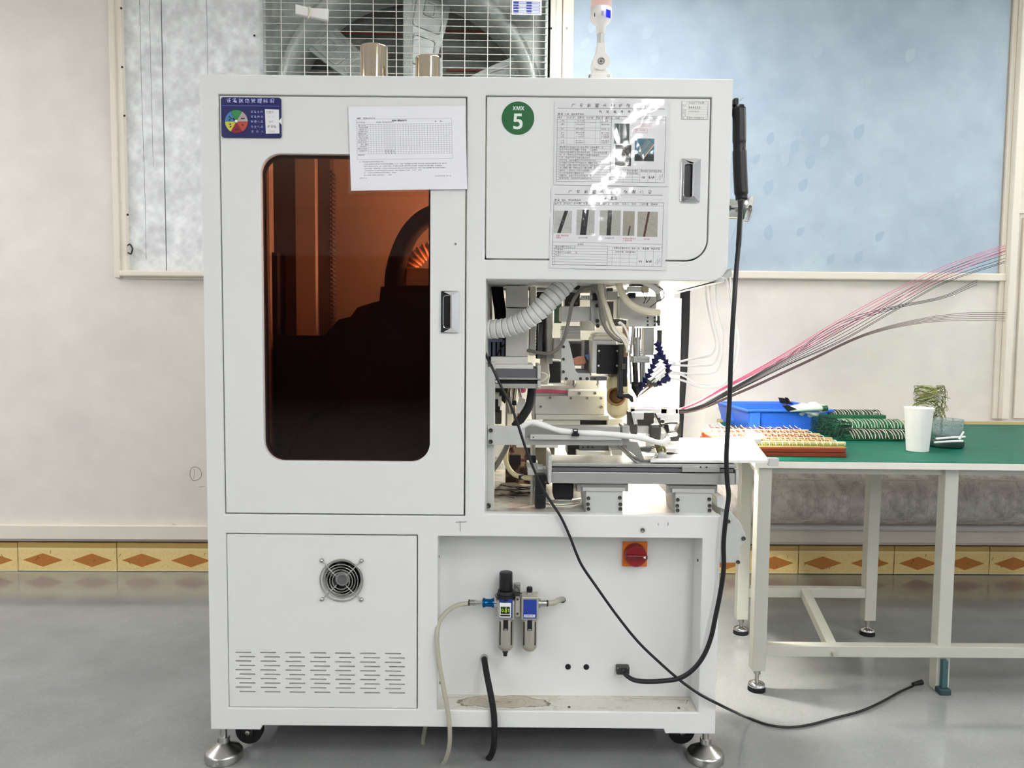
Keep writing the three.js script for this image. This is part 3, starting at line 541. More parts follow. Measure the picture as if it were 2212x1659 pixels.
// a sheet with print on its front: corners top-left, top-right, bottom-right, bottom-left at depth z
function printed(corners, z, thick, tex, rough = 0.6, bow = 0) {
  const [tl, tr, br, bl] = corners, n = 14, m = 10, pos = [], uv = [], idx = [];
  for (let j = 0; j <= m; j++) for (let i = 0; i <= n; i++) {
    const s = i / n, t = j / m, L = (a, b, c, d, k) => (a[k] * (1 - s) + b[k] * s) * (1 - t) + (d[k] * (1 - s) + c[k] * s) * t;
    pos.push(L(tl, tr, br, bl, 0), L(tl, tr, br, bl, 1), z + thick + bow * Math.sin(s * Math.PI) * (0.4 + 0.6 * t)); uv.push(s, 1 - t);
  }
  const K = n + 1; for (let j = 0; j < m; j++) for (let i = 0; i < n; i++) { const a = j * K + i; idx.push(a, a + K, a + 1, a + 1, a + K, a + K + 1); }
  const N = pos.length / 3; for (let i = 0; i < N; i++) { pos.push(pos[i * 3], pos[i * 3 + 1], z); uv.push(0.01, 0.99); }
  const ring = []; for (let i = 0; i < n; i++) ring.push(i); for (let j = 0; j < m; j++) ring.push(j * K + n); for (let i = n; i > 0; i--) ring.push(m * K + i); for (let j = m; j > 0; j--) ring.push(j * K);
  ring.forEach((a, k) => { const b = ring[(k + 1) % ring.length]; idx.push(a, b, b + N, a, b + N, a + N); });
  const g = new THREE.BufferGeometry(); g.setAttribute('position', new THREE.BufferAttribute(new Float32Array(pos), 3)); g.setAttribute('uv', new THREE.BufferAttribute(new Float32Array(uv), 2)); g.setIndex(idx);
  const h = g.toNonIndexed(); h.computeVertexNormals(); return h;
}
const paperMat = (tex, r = 0.6) => std(0xffffff, r, 0, { map: tex });

{ // blue status card with a turning dial
  const t = thing('status_card', 'dark blue equipment status card with a six-colour dial, upper left of the tall door', 'card');
  const tex = canvasTex(1024, 700, (x, w, h) => {
    sheet(x, w, h, '#0f1459'); hanzi(x, '设备状态管理标识', 95, 22, 76, 105, 9, '#b9bdea');
    x.fillStyle = '#5a62b8'; x.fillRect(24, 142, w - 48, 9);
    [['设备名称', 232], ['设备型号', 316], ['管理人员', 400], ['作业人员', 488]].forEach(([s, y]) => hanzi(x, s, 505, y, 40, 56, 5, '#a3a9e2')); hanzi(x, '查检人', 512, 572, 40, 84, 5, '#8f96d4');
  });
  const cr = [-.7271,-.5784,1.6182,1.716], cg = prep(extrude(rectPath(...cr, 0.006), 0.0005, 0.0035)), cu = cg.attributes.uv, cp = cg.attributes.position;
  for (let i = 0; i < cp.count; i++) cu.setXY(i, (cp.getX(i) - cr[0]) / (cr[1] - cr[0]), (cp.getY(i) - cr[2]) / (cr[3] - cr[2]));
  mesh('card', cg, paperMat(tex, 0.45), t);
  const [dx, dyy] = [-.6892,1.6568], R = .0281;
  ['#3e7fae', '#2f8a4a', '#b3a5a2', '#b8483a', '#8e1a26', '#c9c445'].forEach((c, k) => { const s = new THREE.Shape(), a0 = Math.PI - (k + 0.02) * Math.PI / 3, a1 = a0 - Math.PI / 3 * 0.97; s.moveTo(0, 0); s.absarc(0, 0, R, a0, a1, true); s.lineTo(0, 0); mesh('dial_sector', extrude(s, 0.0035, 0.0045, 0, 8).translate(dx, dyy, 0), std(new THREE.Color(c), 0.5), t); });
  mesh('dial_marks', [[0.55, 2.62], [0.72, 2.55], [0.62, 2.9], [0.55, 0.5], [0.7, 0.4], [0.6, 3.55], [0.7, 3.85], [0.66, 4.6], [0.66, 4.9], [0.62, 5.8]].map(([r, a]) => tilt(box(-0.0022, 0.0022, -0.0015, 0.0015, 0.0045, 0.0048), [0, 0, 0], 0, 0, a).translate(dx + Math.cos(a) * R * r, dyy + Math.sin(a) * R * r, 0)), std(0x3a342a, 0.7), t);
  mesh('dial_pointer', [tilt(box(-0.011, 0.003, -0.0018, 0.0018, 0.0048, 0.006), [0, 0, 0], 0, 0, -0.75).translate(dx, dyy, 0)], M.black, t);
  mesh('dial_pin', lathe([[0, 0.003], [0.002, 0.003], [0.0034, 0.0015], [0.0034, 0], [0, 0]], [0, 0, 0], 16, Math.PI / 2).translate(dx, dyy, 0.0055), M.white, t);
  const lab = canvasTex(256, 440, (x, w, h) => { sheet(x, w, h, '#e6e4e4'); reseed(3); blurText(x, 20, 30, 190, 44, '#8b8986', 5); blurText(x, 50, 120, 120, 34, '#c9c7c5', 4); blurText(x, 60, 205, 130, 42, '#a3a19e', 5); blurText(x, 34, 290, 190, 50, '#6d6b68', 6); blurText(x, 60, 385, 130, 34, '#b4b2b8', 4); });
  mesh('name_slip', printed([[-.6182,1.6877], [-.5839,1.6869], [-.5828,1.629], [-.6167,1.6282]], 0.0035, 0.0008, lab), paperMat(lab), t);
  mesh('tab', prism([[-.5842,1.6583], [-.5778,1.6673], [-.5768,1.6493]], 0.0035, 0.0045), M.white, t);
}
{ // green round sticker
  const t = thing('round_sticker', 'round green sticker with a white number 5 on the upper door', 'sticker');
  const tex = canvasTex(512, 512, (x, w, h) => { sheet(x, w, h, '#075f2d'); x.fillStyle = '#e4ece4'; x.textAlign = 'center'; x.font = 'bold 300px sans-serif'; x.save(); x.translate(256, 425); x.scale(1.05, 1.12); x.fillText('5', 0, 0); x.restore(); x.font = 'bold 84px sans-serif'; x.fillText('XMX', 262, 134); });
  const R = .0404, g = prep(new THREE.CylinderGeometry(R, R, 0.0012, 48));
  const p = g.attributes.position, uv = g.attributes.uv; for (let i = 0; i < p.count; i++) uv.setXY(i, 0.5 + p.getX(i) / R / 2, 0.5 - p.getZ(i) / R / 2);
  const [cx, cy] = [.0088,1.6726];
  mesh('disc', g.rotateX(Math.PI / 2).translate(cx, cy, 0.0003), std(0xffffff, 0.4, 0, { map: tex }), t);
}
const crinkle = (() => { const f = fbm(777, 5, 3); return dataTex(256, (u, v) => { const a = f(u, v), r = 1 - Math.abs(a - 0.5) * 6; return grey(120 + 110 * Math.max(0, r) + 30 * (nB(u, v) - 0.5)); }, false); })();
const film = phys({ color: 0xffffff, roughness: 0.06, transmission: 1, thickness: 0, ior: 1.45, bumpMap: crinkle, bumpScale: 0.0007 }, 3);
const acryl = phys({ color: 0xffffff, roughness: 0.03, transmission: 1, thickness: 0, ior: 1.5 });
{ // inspection sheet in a clear rigid holder on the tall door
  const t = thing('inspection_sheet', 'fine-gridded checklist in a clear holder across the top of the tall door', 'document');
  const tex = canvasTex(1400, 1000, (x, w, h) => {
    sheet(x, w, h, '#f2f2f5'); reseed(14);
    x.fillStyle = '#2b2b2e'; x.font = 'bold 22px sans-serif'; blurText(x, 100, 130, 60, 20, '#222', 4); blurText(x, 176, 130, 150, 18, '#66666a', 2);
    blurText(x, 520, 160, 190, 20, '#333', 4);
    const xs = [90, 225]; for (let i = 1; i <= 31; i++) xs.push(225 + i * 32.5); const ys = []; for (let i = 0; i < 15; i++) ys.push(212 + i * 25.2);
    grid(x, xs, ys, '#7a7a80', 1.8); x.strokeStyle = '#77777c'; x.strokeRect(90, 150, 1142, 480); x.strokeRect(90, 565, 1142, 65);
    blurText(x, 94, 180, 110, 18, '#77777a', 2); blurText(x, 330, 180, 60, 18, '#66666a', 2); blurText(x, 400, 180, 140, 18, '#77777a', 2); blurText(x, 1010, 176, 130, 18, '#66666a', 2);
    for (let r = 0; r < 13; r++) blurText(x, 100 + rnd() * 20, 216 + r * 25.2, 100 + rnd() * 20, 16, '#77777b', 2);
    for (let r = 0; r < 13; r++) for (let k = 6; k < 10; k++) { x.strokeStyle = '#88888c'; x.lineWidth = 1.6; x.beginPath(); x.moveTo(232 + k * 32.5, 222 + r * 25.2); x.lineTo(250 + k * 32.5, 232 + r * 25.2); x.stroke(); }
    x.strokeStyle = '#222'; x.lineWidth = 5; for (let k = 6; k < 10; k++) { x.beginPath(); x.moveTo(240 + k * 32.5, 516); x.lineTo(236 + k * 32.5, 545); x.lineTo(244 + k * 32.5, 566); x.stroke(); }
    blurText(x, 100, 568, 90, 18, '#55555a', 2);
    [[110, 652, 300], [160, 680, 1010], [160, 706, 950], [160, 732, 990], [160, 758, 700], [160, 784, 400], [160, 812, 340], [110, 846, 100], [1020, 832, 190]].forEach(([a, b, c]) => blurText(x, a, b, c, 13, '#6c6c72', 1.6));
  });
  mesh('paper', printed([[-.4117,1.6955], [-.122,1.7009], [-.1163,1.4973], [-.4058,1.4907]], 0.0035, 0.0004, tex), paperMat(tex), t);
  mesh('clear_cover', printed([[-.4143,1.6971], [-.1184,1.702], [-.112,1.4892], [-.4113,1.4825]], 0.0085, 0.0006, null, 0.05, 0.006), acryl, t);
  mesh('back_cover', printed([[-.4143,1.6971], [-.1126,1.6993], [-.1109,1.4864], [-.4113,1.4825]], 0.0008, 0.0008, null), acryl, t);
}
function workSheet(x, w, h, second) {
  sheet(x, w, h, '#e1e1e1'); reseed(second ? 61 : 40);
  const title = '广东新盟兴科技有限公司';
  hanzi(x, title, w * 0.15, h * 0.022, h * 0.045, w * 0.068, 5, '#3a3a3a'); x.fillStyle = '#333'; x.fillRect(w * 0.03, h * 0.075, w * 0.93, 5);
  if (second) hanzi(x, '不良品检查图', w * 0.4, h * 0.1, h * 0.036, w * 0.028, 5, '#222'); else hanzi(x, '作业指导书', w * 0.39, h * 0.1, h * 0.03, w * 0.062, 5, '#222');
  hanzi(x, '型号', w * 0.03, h * 0.135, h * 0.028, w * 0.024, 4); blurText(x, w * 0.09, h * 0.137, w * 0.18, h * 0.024, '#222', 3);
  const top = h * 0.17, L = w * 0.025, R = w * 0.97, bot = h * 0.955;
  x.strokeStyle = '#333'; x.lineWidth = 4; x.strokeRect(L, top, R - L, bot - top);
  grid(x, [L, w * 0.11, w * 0.18, w * 0.26, w * 0.37, w * 0.42, w * 0.5, w * 0.565, w * 0.64, w * 0.77, w * 0.83, w * 0.9, R], [top, top + h * 0.04], '#444', 2.5);
  for (let a = L + 8; a < R - 60; a += w * 0.083) blurText(x, a, top + h * 0.007, w * 0.06, h * 0.026, '#333', 2.5);
  if (!second) {
    grid(x, [L, w * 0.05, w * 0.11, w * 0.18, w * 0.265, w * 0.36, w * 0.4, w * 0.495], [top + h * 0.04, top + h * 0.075, top + h * 0.14, top + h * 0.17, top + h * 0.265, top + h * 0.34], '#444', 2);
    for (const r of [0.05, 0.09, 0.145, 0.19, 0.215, 0.24, 0.285, 0.31]) { blurText(x, w * 0.06, top + h * r, w * 0.045, h * 0.02, '#444', 2); blurText(x, w * 0.19, top + h * r, w * 0.07, h * 0.018, '#555', 2); blurText(x, w * 0.41, top + h * r, w * 0.075, h * 0.018, '#444', 2); }
    const ys = []; for (let y = 0.36; y < 0.79; y += 0.031) ys.push(top + h * y); grid(x, [L, w * 0.045, w * 0.495], ys, '#555', 2);
    ys.forEach((y, i) => { if (i < ys.length - 1) blurText(x, w * 0.05, y + 4, w * rr(0.2, 0.42), h * 0.021, '#444', 2.2); });
    x.lineWidth = 3; x.beginPath(); x.moveTo(w * 0.5, top); x.lineTo(w * 0.49, bot); x.stroke();
    // printed photographs
    const p1 = [w * 0.525, h * 0.255, w * 0.13, h * 0.24]; x.fillStyle = '#4a5452'; x.fillRect(...p1);
    ['#6f7c79', '#2e3634', '#8a9693', '#3c4644', '#545e5c', '#272d2c'].forEach((c, i) => { x.fillStyle = c; x.fillRect(p1[0] + 8 + i * 26, p1[1] + 6, rr(8, 20), p1[3] - 12); });
    const p2 = [w * 0.535, h * 0.51, w * 0.14, h * 0.25]; x.fillStyle = '#33312e'; x.fillRect(...p2);
    for (let i = 0; i < 70; i++) { x.strokeStyle = ['#8e8a84', '#1b1917', '#b9b5ae', '#57534c'][i % 4]; x.lineWidth = rr(2, 7); x.beginPath(); const a = p2[0] + rr(14, p2[2] - 40), b = p2[1] + rr(12, p2[3] - 40); x.moveTo(a, b); x.quadraticCurveTo(a + rr(-14, 30), b + rr(-8, 30), a + rr(0, 36), b + rr(0, 36)); x.stroke(); }
    const p3 = [w * 0.705, h * 0.43, w * 0.17, h * 0.27]; x.fillStyle = '#2f6a80'; x.fillRect(...p3); x.save(); x.beginPath(); x.rect(...p3); x.clip();
    x.fillStyle = '#1d2426'; x.fillRect(p3[0], p3[1] + p3[3] * 0.7, p3[2], p3[3] * 0.3); x.translate(p3[0] + 40, p3[1] + 170); x.rotate(-0.9);
    ['#8c7a64', '#5f92a0', '#a08c74', '#4f8494', '#94826c', '#c7b8a0'].forEach((c, i) => { x.fillStyle = c; x.fillRect(-20, -10 + i * 22, 230, 15); }); x.restore();
    x.strokeStyle = '#b04a4a'; x.lineWidth = 3; x.strokeRect(w * 0.74, h * 0.255, w * 0.11, h * 0.035); x.strokeRect(w * 0.71, h * 0.315, w * 0.1, h * 0.045); blurText(x, w * 0.745, h * 0.262, w * 0.1, h * 0.02, '#b04a4a', 2); blurText(x, w * 0.715, h * 0.322, w * 0.08, h * 0.02, '#b04a4a', 2);
    x.beginPath(); x.moveTo(w * 0.66, h * 0.275); x.lineTo(w * 0.71, h * 0.285); x.moveTo(w * 0.66, h * 0.295); x.lineTo(w * 0.69, h * 0.31); x.stroke();
  } else {
    const frames = [[0.03, 0.28, 0.155, 0.28], [0.225, 0.265, 0.155, 0.315], [0.425, 0.27, 0.18, 0.31], [0.625, 0.275, 0.1, 0.305], [0.75, 0.28, 0.175, 0.31]];
    frames.forEach(([a, b, c, d], i) => {
      const X = w * a, Y = h * b, Wd = w * c, Hd = h * d; x.fillStyle = ['#bdbdb8', '#b4b4ac', '#aeaea2', '#9e9a8c', '#a8a496'][i]; x.fillRect(X, Y, Wd, Hd); x.save(); x.beginPath(); x.rect(X, Y, Wd, Hd); x.clip();
      for (let k = 0; k < 12; k++) { x.strokeStyle = 'rgba(90,88,78,.4)'; x.lineWidth = 2; x.beginPath(); x.moveTo(X, Y + rr(0, Hd)); x.lineTo(X + Wd, Y + rr(0, Hd)); x.stroke(); }
      const top2 = [0.68, 0.5, 0.48, 0.62, 0.55][i], b2 = [0.3, 0.38, 0.44, 0.48, 0.34][i], wd = [0.2, 0.34, 0.2, 0.12, 0.1][i]; x.fillStyle = i > 2 ? '#4a2620' : '#1f201f';
      const yy0 = i === 3 ? 0.6 : 0; x.beginPath(); x.moveTo(X + Wd * (top2 - wd / 2), Y + Hd * yy0); x.lineTo(X + Wd * (top2 + wd / 2), Y + Hd * yy0); x.lineTo(X + Wd * (b2 + wd / 2), Y + Hd); x.lineTo(X + Wd * (b2 - wd / 2), Y + Hd); x.fill();
      x.strokeStyle = 'rgba(190,190,186,.7)'; x.lineWidth = 3; for (let k = 0; k < 6; k++) { const f = rr(0.08, 0.6), q = X + Wd * (top2 + (b2 - top2) * f); if (i < 3) { x.beginPath(); x.moveTo(q - 8, Y + Hd * f); x.lineTo(q + 6, Y + Hd * (f + 0.05)); x.stroke(); } } x.restore();
    });
    [[0.05, 0.58, 0.12], [0.05, 0.605, 0.06], [0.245, 0.605, 0.09], [0.475, 0.605, 0.08], [0.63, 0.605, 0.11], [0.63, 0.63, 0.08], [0.81, 0.61, 0.06]].forEach(([a, b, c], i) => blurText(x, w * a, h * b, w * c, h * 0.02, i > 1 && i < 4 ? '#6a5048' : '#b0484c', 2));
    x.lineWidth = 3; x.strokeStyle = '#444'; x.beginPath(); x.moveTo(L, h * 0.67); x.lineTo(R, h * 0.68); x.stroke(); blurText(x, w * 0.22, h * 0.685, w * 0.09, h * 0.024, '#333', 3);
    const ys = []; for (let y = 0.715; y < 0.96; y += 0.034) ys.push(h * y); grid(x, [L, w * 0.045, w * 0.5], ys, '#444', 2.6); ys.forEach((y, i) => { if (i < 4) blurText(x, w * 0.05, y + 5, w * [0.18, 0.08, 0.2, 0.06][i], h * 0.022, '#444', 2.4); });
  }
  const gy = second ? 0.72 : 0.8, ys = []; for (let k = 0; k < 6; k++) ys.push(h * (gy + k * (0.955 - gy) / 5)); grid(x, [w * 0.5, w * 0.54, w * 0.61, w * 0.69, w * 0.755], ys, '#555', 2.2); grid(x, [w * 0.755, w * 0.825, w * 0.895, w * 0.97], [ys[0], ys[1], bot], '#555', 2.2);
  for (let k = 0; k < 2; k++) blurText(x, w * 0.55, ys[k] + 5, w * 0.2, h * 0.022, '#444', 2.4); blurText(x, w * 0.76, ys[0] + 5, w * 0.2, h * 0.024, '#333', 3); blurText(x, w * 0.77, h * 0.885, w * 0.04, h * 0.02, '#444', 3);
  x.strokeStyle = '#1a1a1a'; x.lineWidth = 7; x.beginPath(); x.moveTo(w * 0.838, h * 0.87); x.lineTo(w * 0.836, h * 0.905); x.lineTo(w * 0.85, h * 0.9); x.lineTo(w * 0.838, h * 0.89); x.moveTo(w * 0.855, h * 0.88); x.lineTo(w * 0.868, h * 0.905); x.lineTo(w * 0.876, h * 0.88); x.lineTo(w * 0.88, h * 0.905); x.stroke();
  x.strokeStyle = '#77777a'; x.lineWidth = 3; x.beginPath(); x.moveTo(w * 0.91, h * 0.92); x.lineTo(w * 0.935, h * 0.86); x.lineTo(w * 0.93, h * 0.925); x.lineTo(w * 0.955, h * 0.85); x.lineTo(w * 0.95, h * 0.91); x.stroke();
}
for (const [second, label, c, f] of [
  [false, 'upper work instruction sheet with printed photos of machine parts, in crinkled clear film', [[.0989,1.7133], [.3843,1.7137], [.3832,1.5081], [.0993,1.5101]], [[.0885,1.7208], [.3874,1.7213], [.3866,1.5057], [.09,1.5041]]],
  [true, 'lower defect chart sheet with five printed photos of black cable, in crinkled clear film', [[.0936,1.502], [.3834,1.5024], [.3821,1.3007], [.0903,1.3038]], [[.0888,1.5037], [.3873,1.5042], [.3863,1.2948], [.0868,1.2955]]]]) {
  const t = thing('instruction_sheet', label, 'document');
  const tex = canvasTex(1500, 1060, (x, w, h) => workSheet(x, w, h, second)), z = second ? 0.0008 : 0.0006;
  mesh('paper', printed(c, z, 0.0006, tex, 0.6, 0.001), paperMat(tex), t);
  mesh('clear_film', printed(f, z + 0.003, 0.0005, null, 0.06, 0.0012), film, t);
}
{ // small grey rating label
  const t = thing('rating_label', 'small silvery rating label with handwriting at upper right of the upper door', 'label');
  const tex = canvasTex(512, 360, (x, w, h) => { sheet(x, w, h, '#bdbdb6'); reseed(8); x.strokeStyle = '#55554f'; x.lineWidth = 5; x.strokeRect(6, 6, w - 12, h - 12); grid(x, [12, 130, w - 12], [64, 112, 160, 208, 256, 304], '#66665f', 3); blurText(x, 90, 16, 340, 38, '#3a3a36', 4); for (let k = 0; k < 5; k++) blurText(x, 18, 70 + k * 48, 100, 32, '#66665f', 3); blurText(x, 18, 312, 420, 34, '#44443f', 4); x.strokeStyle = '#1c1c1c'; x.lineWidth = 9; for (let k = 0; k < 6; k++) { x.beginPath(); x.moveTo(150 + k * 38, 92 + rr(-8, 8)); x.lineTo(146 + k * 38, 140); x.lineTo(172 + k * 38, 126); x.stroke(); } x.lineWidth = 5; for (let k = 0; k < 9; k++) { x.beginPath(); x.moveTo(146 + k * 22, 182); x.lineTo(150 + k * 22, 222); x.stroke(); } });
  mesh('plate', printed([[.4145,1.7174], [.4804,1.7174], [.4805,1.673], [.415,1.6735]], 0.0001, 0.0007, tex), std(0xffffff, 0.35, 0.2, { map: tex }), t);
}
{ // rotary main switch
  const t = thing('rotary_switch', 'red rotary main switch on a square orange plate', 'switch');
  const z = -0.087, [cx, cy] = [.3338,.5514];
  mesh('plate', box(.3011,.3676,.5171,.5841, z, z + 0.007, 0.002), M.orange, t);
  mesh('knob', lathe([[0, 0.026], [0.026, 0.025], [0.0285, 0.022], [0.03, 0.003], [0.03, 0], [0, 0]], [0, 0, 0], 40, Math.PI / 2).translate(cx, cy, z + 0.007), M.red, t);
  mesh('handle', box(cx - 0.029, cx + 0.029, cy - 0.0065, cy + 0.0065, z + 0.03, z + 0.042, 0.004), std(0x6d0a11, 0.35), t);
  mesh('pointer', prism([[cx + 0.016, cy + 0.001], [cx + 0.023, cy - 0.003], [cx + 0.023, cy + 0.005]], z + 0.042, z + 0.0426), M.white, t);
  mesh('pin', cyl([cx, cy, z + 0.042], [cx, cy, z + 0.0426], 0.0018), M.black, t);
}
{ // signal tower on top
  const t = thing('signal_tower', 'pale plastic signal lamp with a pink lens on a folding stem atop the machine', 'lamp');
  const zc = -0.07, X = (a) => a;
  const [cx, cy] = [.2176,1.8275];
  mesh('foot_plate', box(.1878,.2442,1.7806,1.7944, -0.105, -0.035, 0.002), M.whitePlastic, t);
  mesh('foot', prism([[.1901,1.793], [.1958,1.8045], [.2345,1.8048], [.2418,1.7934]], -0.1, -0.04, 0.003), M.whitePlastic, t);
  for (const p of [[.1898,1.7881,-.035], [.2353,1.7885,-.035]]) screw(t, [p[0], p[1], -0.038], 0.004, M.screw);
  mesh('hinge', [cyl([cx, cy, -0.095], [cx, cy, -0.042], .0219, .0219, 32), prism([[.2032,1.8366], [.2085,1.8759], [.2286,1.8761], [.2329,1.8369]], -0.09, -0.048, 0.003)], M.whitePlastic, t);
  mesh('hinge_screw', [torus([cx, cy, -0.041], 0.0075, 0.0015), lathe([[0, 0.002], [0.0035, 0.002], [0.004, 0]], [0, 0, 0], 12, Math.PI / 2).translate(cx, cy, -0.042)], M.bolt, t);
  const [sx2, sy2] = [.2184,1.9885], y0 = 1.876, y1 = 1.9059;
  mesh('stem', cyl([sx2, y0 - 0.01, zc], [sx2, y1 + 0.01, zc], .0097, .0097, 20), M.aluLight, t);
  const b0 = 1.9036, b1 = 1.922, b2 = 1.9358, b3 = 1.9656, r = .0267, rs = .0115;
  mesh('lamp_base', lathe([[0, b0], [rs, b0], [rs * 1.05, b1], [r * 0.95, b2 - 0.001], [r, b2 + 0.008], [r * 1.01, b3], [0, b3]], [sx2, 0, zc], 36), M.whitePlastic, t);
  mesh('lens', lathe([[0, b3], [r * 0.985, b3], [r * 0.985, b3 + 0.13], [r * 0.9, b3 + 0.14], [0, b3 + 0.14]], [sx2, 0, zc], 36), phys({ color: 0xf8d8ce, roughness: 0.4, transmission: 0.3, thickness: 0 }), t);
  const a = 0.62; const scr = box(-0.007, 0.007, 0, .0194, 0, 0.0016, 0.0004);
  mesh('display', scr.clone().translate(0, 0, r).rotateY(a).translate(sx2, 1.936, zc), std(0x02020a, 0.3, 0, { emissive: 0x0818ff, emissiveIntensity: 0.9 }), t);
  mesh('button', box(-0.003, 0.003, 0, 0.011, 0, 0.0016, 0.0005).translate(0, 0, r).rotateY(0.02).translate(sx2, 1.9393, zc), std(0xa9a2c4, 0.5), t); void X;
  mesh('slot', box(-0.001, 0.001, 0, 0.009, 0, 0.0008).translate(0, 0, r).rotateY(-0.75).translate(sx2, 1.9393, zc), M.darkSteel, t);
}
{ // steel collars standing on the roof
  const collar = (label, [x0, x1], top, z) => {
    const t = thing('duct_collar', label, 'duct collar'), r = (x1 - x0) / 2, cx = (x0 + x1) / 2;
    mesh('sleeve', lathe([[r, YT], [r, top - 0.003], [r + 0.001, top], [r - 0.002, top], [r - 0.003, YT]], [cx, 0, z], 48), std(0xd8c8b2, 0.07, 1), t);
    mesh('seam', box(cx + r * 0.55, cx + r * 0.6, YT, top, z + r * 0.79, z + r * 0.84), M.steel, t);
    mesh('flange', lathe([[r, YT], [r + 0.012, YT], [r + 0.012, YT + 0.003], [r, YT + 0.003]], [cx, 0, z], 40), M.steel, t);
  };
  collar('taller shiny steel duct collar standing on the machine roof', [-.4801, -.3946], 2.0193, -0.5);
  collar('shorter shiny steel duct collar on the machine roof, right of the taller one', [-.3083, -.2292], 1.9873, -0.5);
}

// ================= what stands in the work bay =================
const byDeck = .6764 - 0.001;
const screws = (parent, z, list, r, mat = M.screw) => { for (const p of list) screw(parent, [p[0], p[1], z], r, mat); };
{ // ribbed grey extraction hose
  const t = thing('ribbed_hose', 'fat pale grey ribbed hose rising to the right from the left wall of the bay', 'hose');
  const path = [[-.085,1.15,-.16], [-.0568,1.1502,-.15], [-.019,1.1542,-.14], [.0222,1.1682,-.13], [.0627,1.1944,-.12], [.0983,1.2281,-.12], [.1294,1.2622,-.13], [.1645,1.3028,-.14]];
  const N = 19; mesh('hose_body', tube(path, (q) => { const f = (q * N) % 1, w = f < 0.8 ? 1.04 - 0.1 * (1 - f / 0.8) : 0.78; return .0257 * w * (1 + 0.1 * q); }, 19 * 14, 24), M.hoseGrey, t);
}
{ const t = thing('cable_conduit', 'thick black conduit rising behind the ribbed hose at the left of the bay', 'conduit');
  mesh('conduit', tube([[-.0495,1.3054,-.34], [-.0435,1.2483,-.34], [-.0362,1.1938,-.34], [-.0342,1.1115,-.34], [-.0418,1.0288,-.34]], .0179, 24, 14), M.rubber, t); }
{ const t = thing('terminal_strip', 'blue-grey slotted wiring strip under the ribbed hose, far left of the bay', 'wiring strip');
  const z = -0.27; mesh('base', box(-.076,-.0211,1.072,1.1215, -0.3, -0.285), M.blackMatt, t);
  for (let k = 0; k < 4; k++) mesh('finger', box(-.0704 + k * .013, -.0617 + k * .013, 1.0723, 1.1203, -0.29, z, 0.001), std(0x8b93ab, 0.5), t);
  mesh('rim', box(-.0772,-.0278,1.1136,1.1242, -0.29, z + 0.002, 0.001), std(0x8b93ab, 0.5), t);
  mesh('wire', tube([[-.0431,1.0756,-.25], [-.0327,1.0968,-.25], [-.0222,1.1075,-.25], [-.0169,1.1102,-.25]], 0.0022), M.black, t); }
{ const t = thing('column_housing', 'tall pale grey rectangular housing behind the ribbed hose', 'housing');
  const z = -0.22;
  mesh('upper_cover', box(-.0209,.0427,1.2767,1.2973, -0.42, z + 0.003, 0.002), M.aluLight, t);
  mesh('cover', box(-.0198,.0432,1.2134,1.2728, -0.42, z, 0.002), M.inside, t);
  mesh('cover', box(-.0189,.0442,1.0743,1.2095, -0.42, z, 0.002), M.inside, t);
  mesh('knob', cyl([.0432,1.2743,-.24], [.0563,1.2745,-.24], 0.0045), M.white, t);
  mesh('side_rail', box(.0494,.0683,1.0751,1.3035, -0.4, -0.3, 0.002), M.alu, t);
  mesh('rail', box(.1026,.1205,1.0496,1.3069, -0.42, -0.34, 0.002), M.aluLight, t);
  mesh('ribbed_black_box', [box(.0747,.1065,1.0606,1.3125, -0.5, -0.46, 0.002), ...Array.from({ length: 26 }, (_, k) => box(.0731,.1047,1.3086,1.3122, -0.48, -0.455).translate(0, -k * .0096, 0))], M.black, t);  // black ribbed box added at a dark patch between the rails
  mesh('rail', box(.0786,.0912,1.0632,1.168, -0.44, -0.38, 0.002), M.aluDark, t);
  mesh('green_board', box(.1329,.1549,1.1729,1.2504, -0.52, -0.5), std(0x2c4a38, 0.5), t);
  mesh('base_block', box(-.0601,.0434,1.0424,1.0735, -0.42, -0.2, 0.003), M.inside, t); }
{ const t = thing('left_actuator', 'grey extruded linear actuator with a black slot, at the left of the bay', 'actuator');
  const z = -0.13;
  mesh('top_cover', box(-.058,.0572,1.0431,1.0544, -0.3, z, 0.001), M.inside, t);
  mesh('housing', box(-.0529,.0712,1.0156,1.0445, -0.3, z + 0.001, 0.002), M.aluDark, t);
  mesh('edge_strip', box(-.0503,.0726,1.0144,1.0194, -0.3, z + 0.004, 0.001), M.alu, t);
  mesh('belt_slot', box(-.0505,.0718,1.0024,1.0138, -0.3, -0.14), M.dark, t);
  mesh('lower_rail', box(-.0526,.0753,.9905,1.0031, -0.3, z + 0.002, 0.002), M.alu, t);
  mesh('end_plate', [box(.0683,.077,1.0181,1.0543, -0.3, -0.12, 0.001), box(.0687,.0774,.993,1.0118, -0.3, -0.12, 0.001)], M.aluLight, t);
  screw(t, [-.0414,1.009,-.128], .0038, M.white);
  mesh('lead_wire', tube([[.0778,1.0346,-.14], [.09,1.0314,-.13], [.0963,1.0252,-.13], [.0889,1.0164,-.13], [.0781,1.0081,-.14]], 0.0018, 24), M.cream, t);
  mesh('rear_arm', prism([[.0867,1.0837], [.1066,1.0768], [.1159,1.0104], [.1106,.9819], [.0851,.9817]], -0.44, -0.4, 0.002), M.paintGrey, t); }
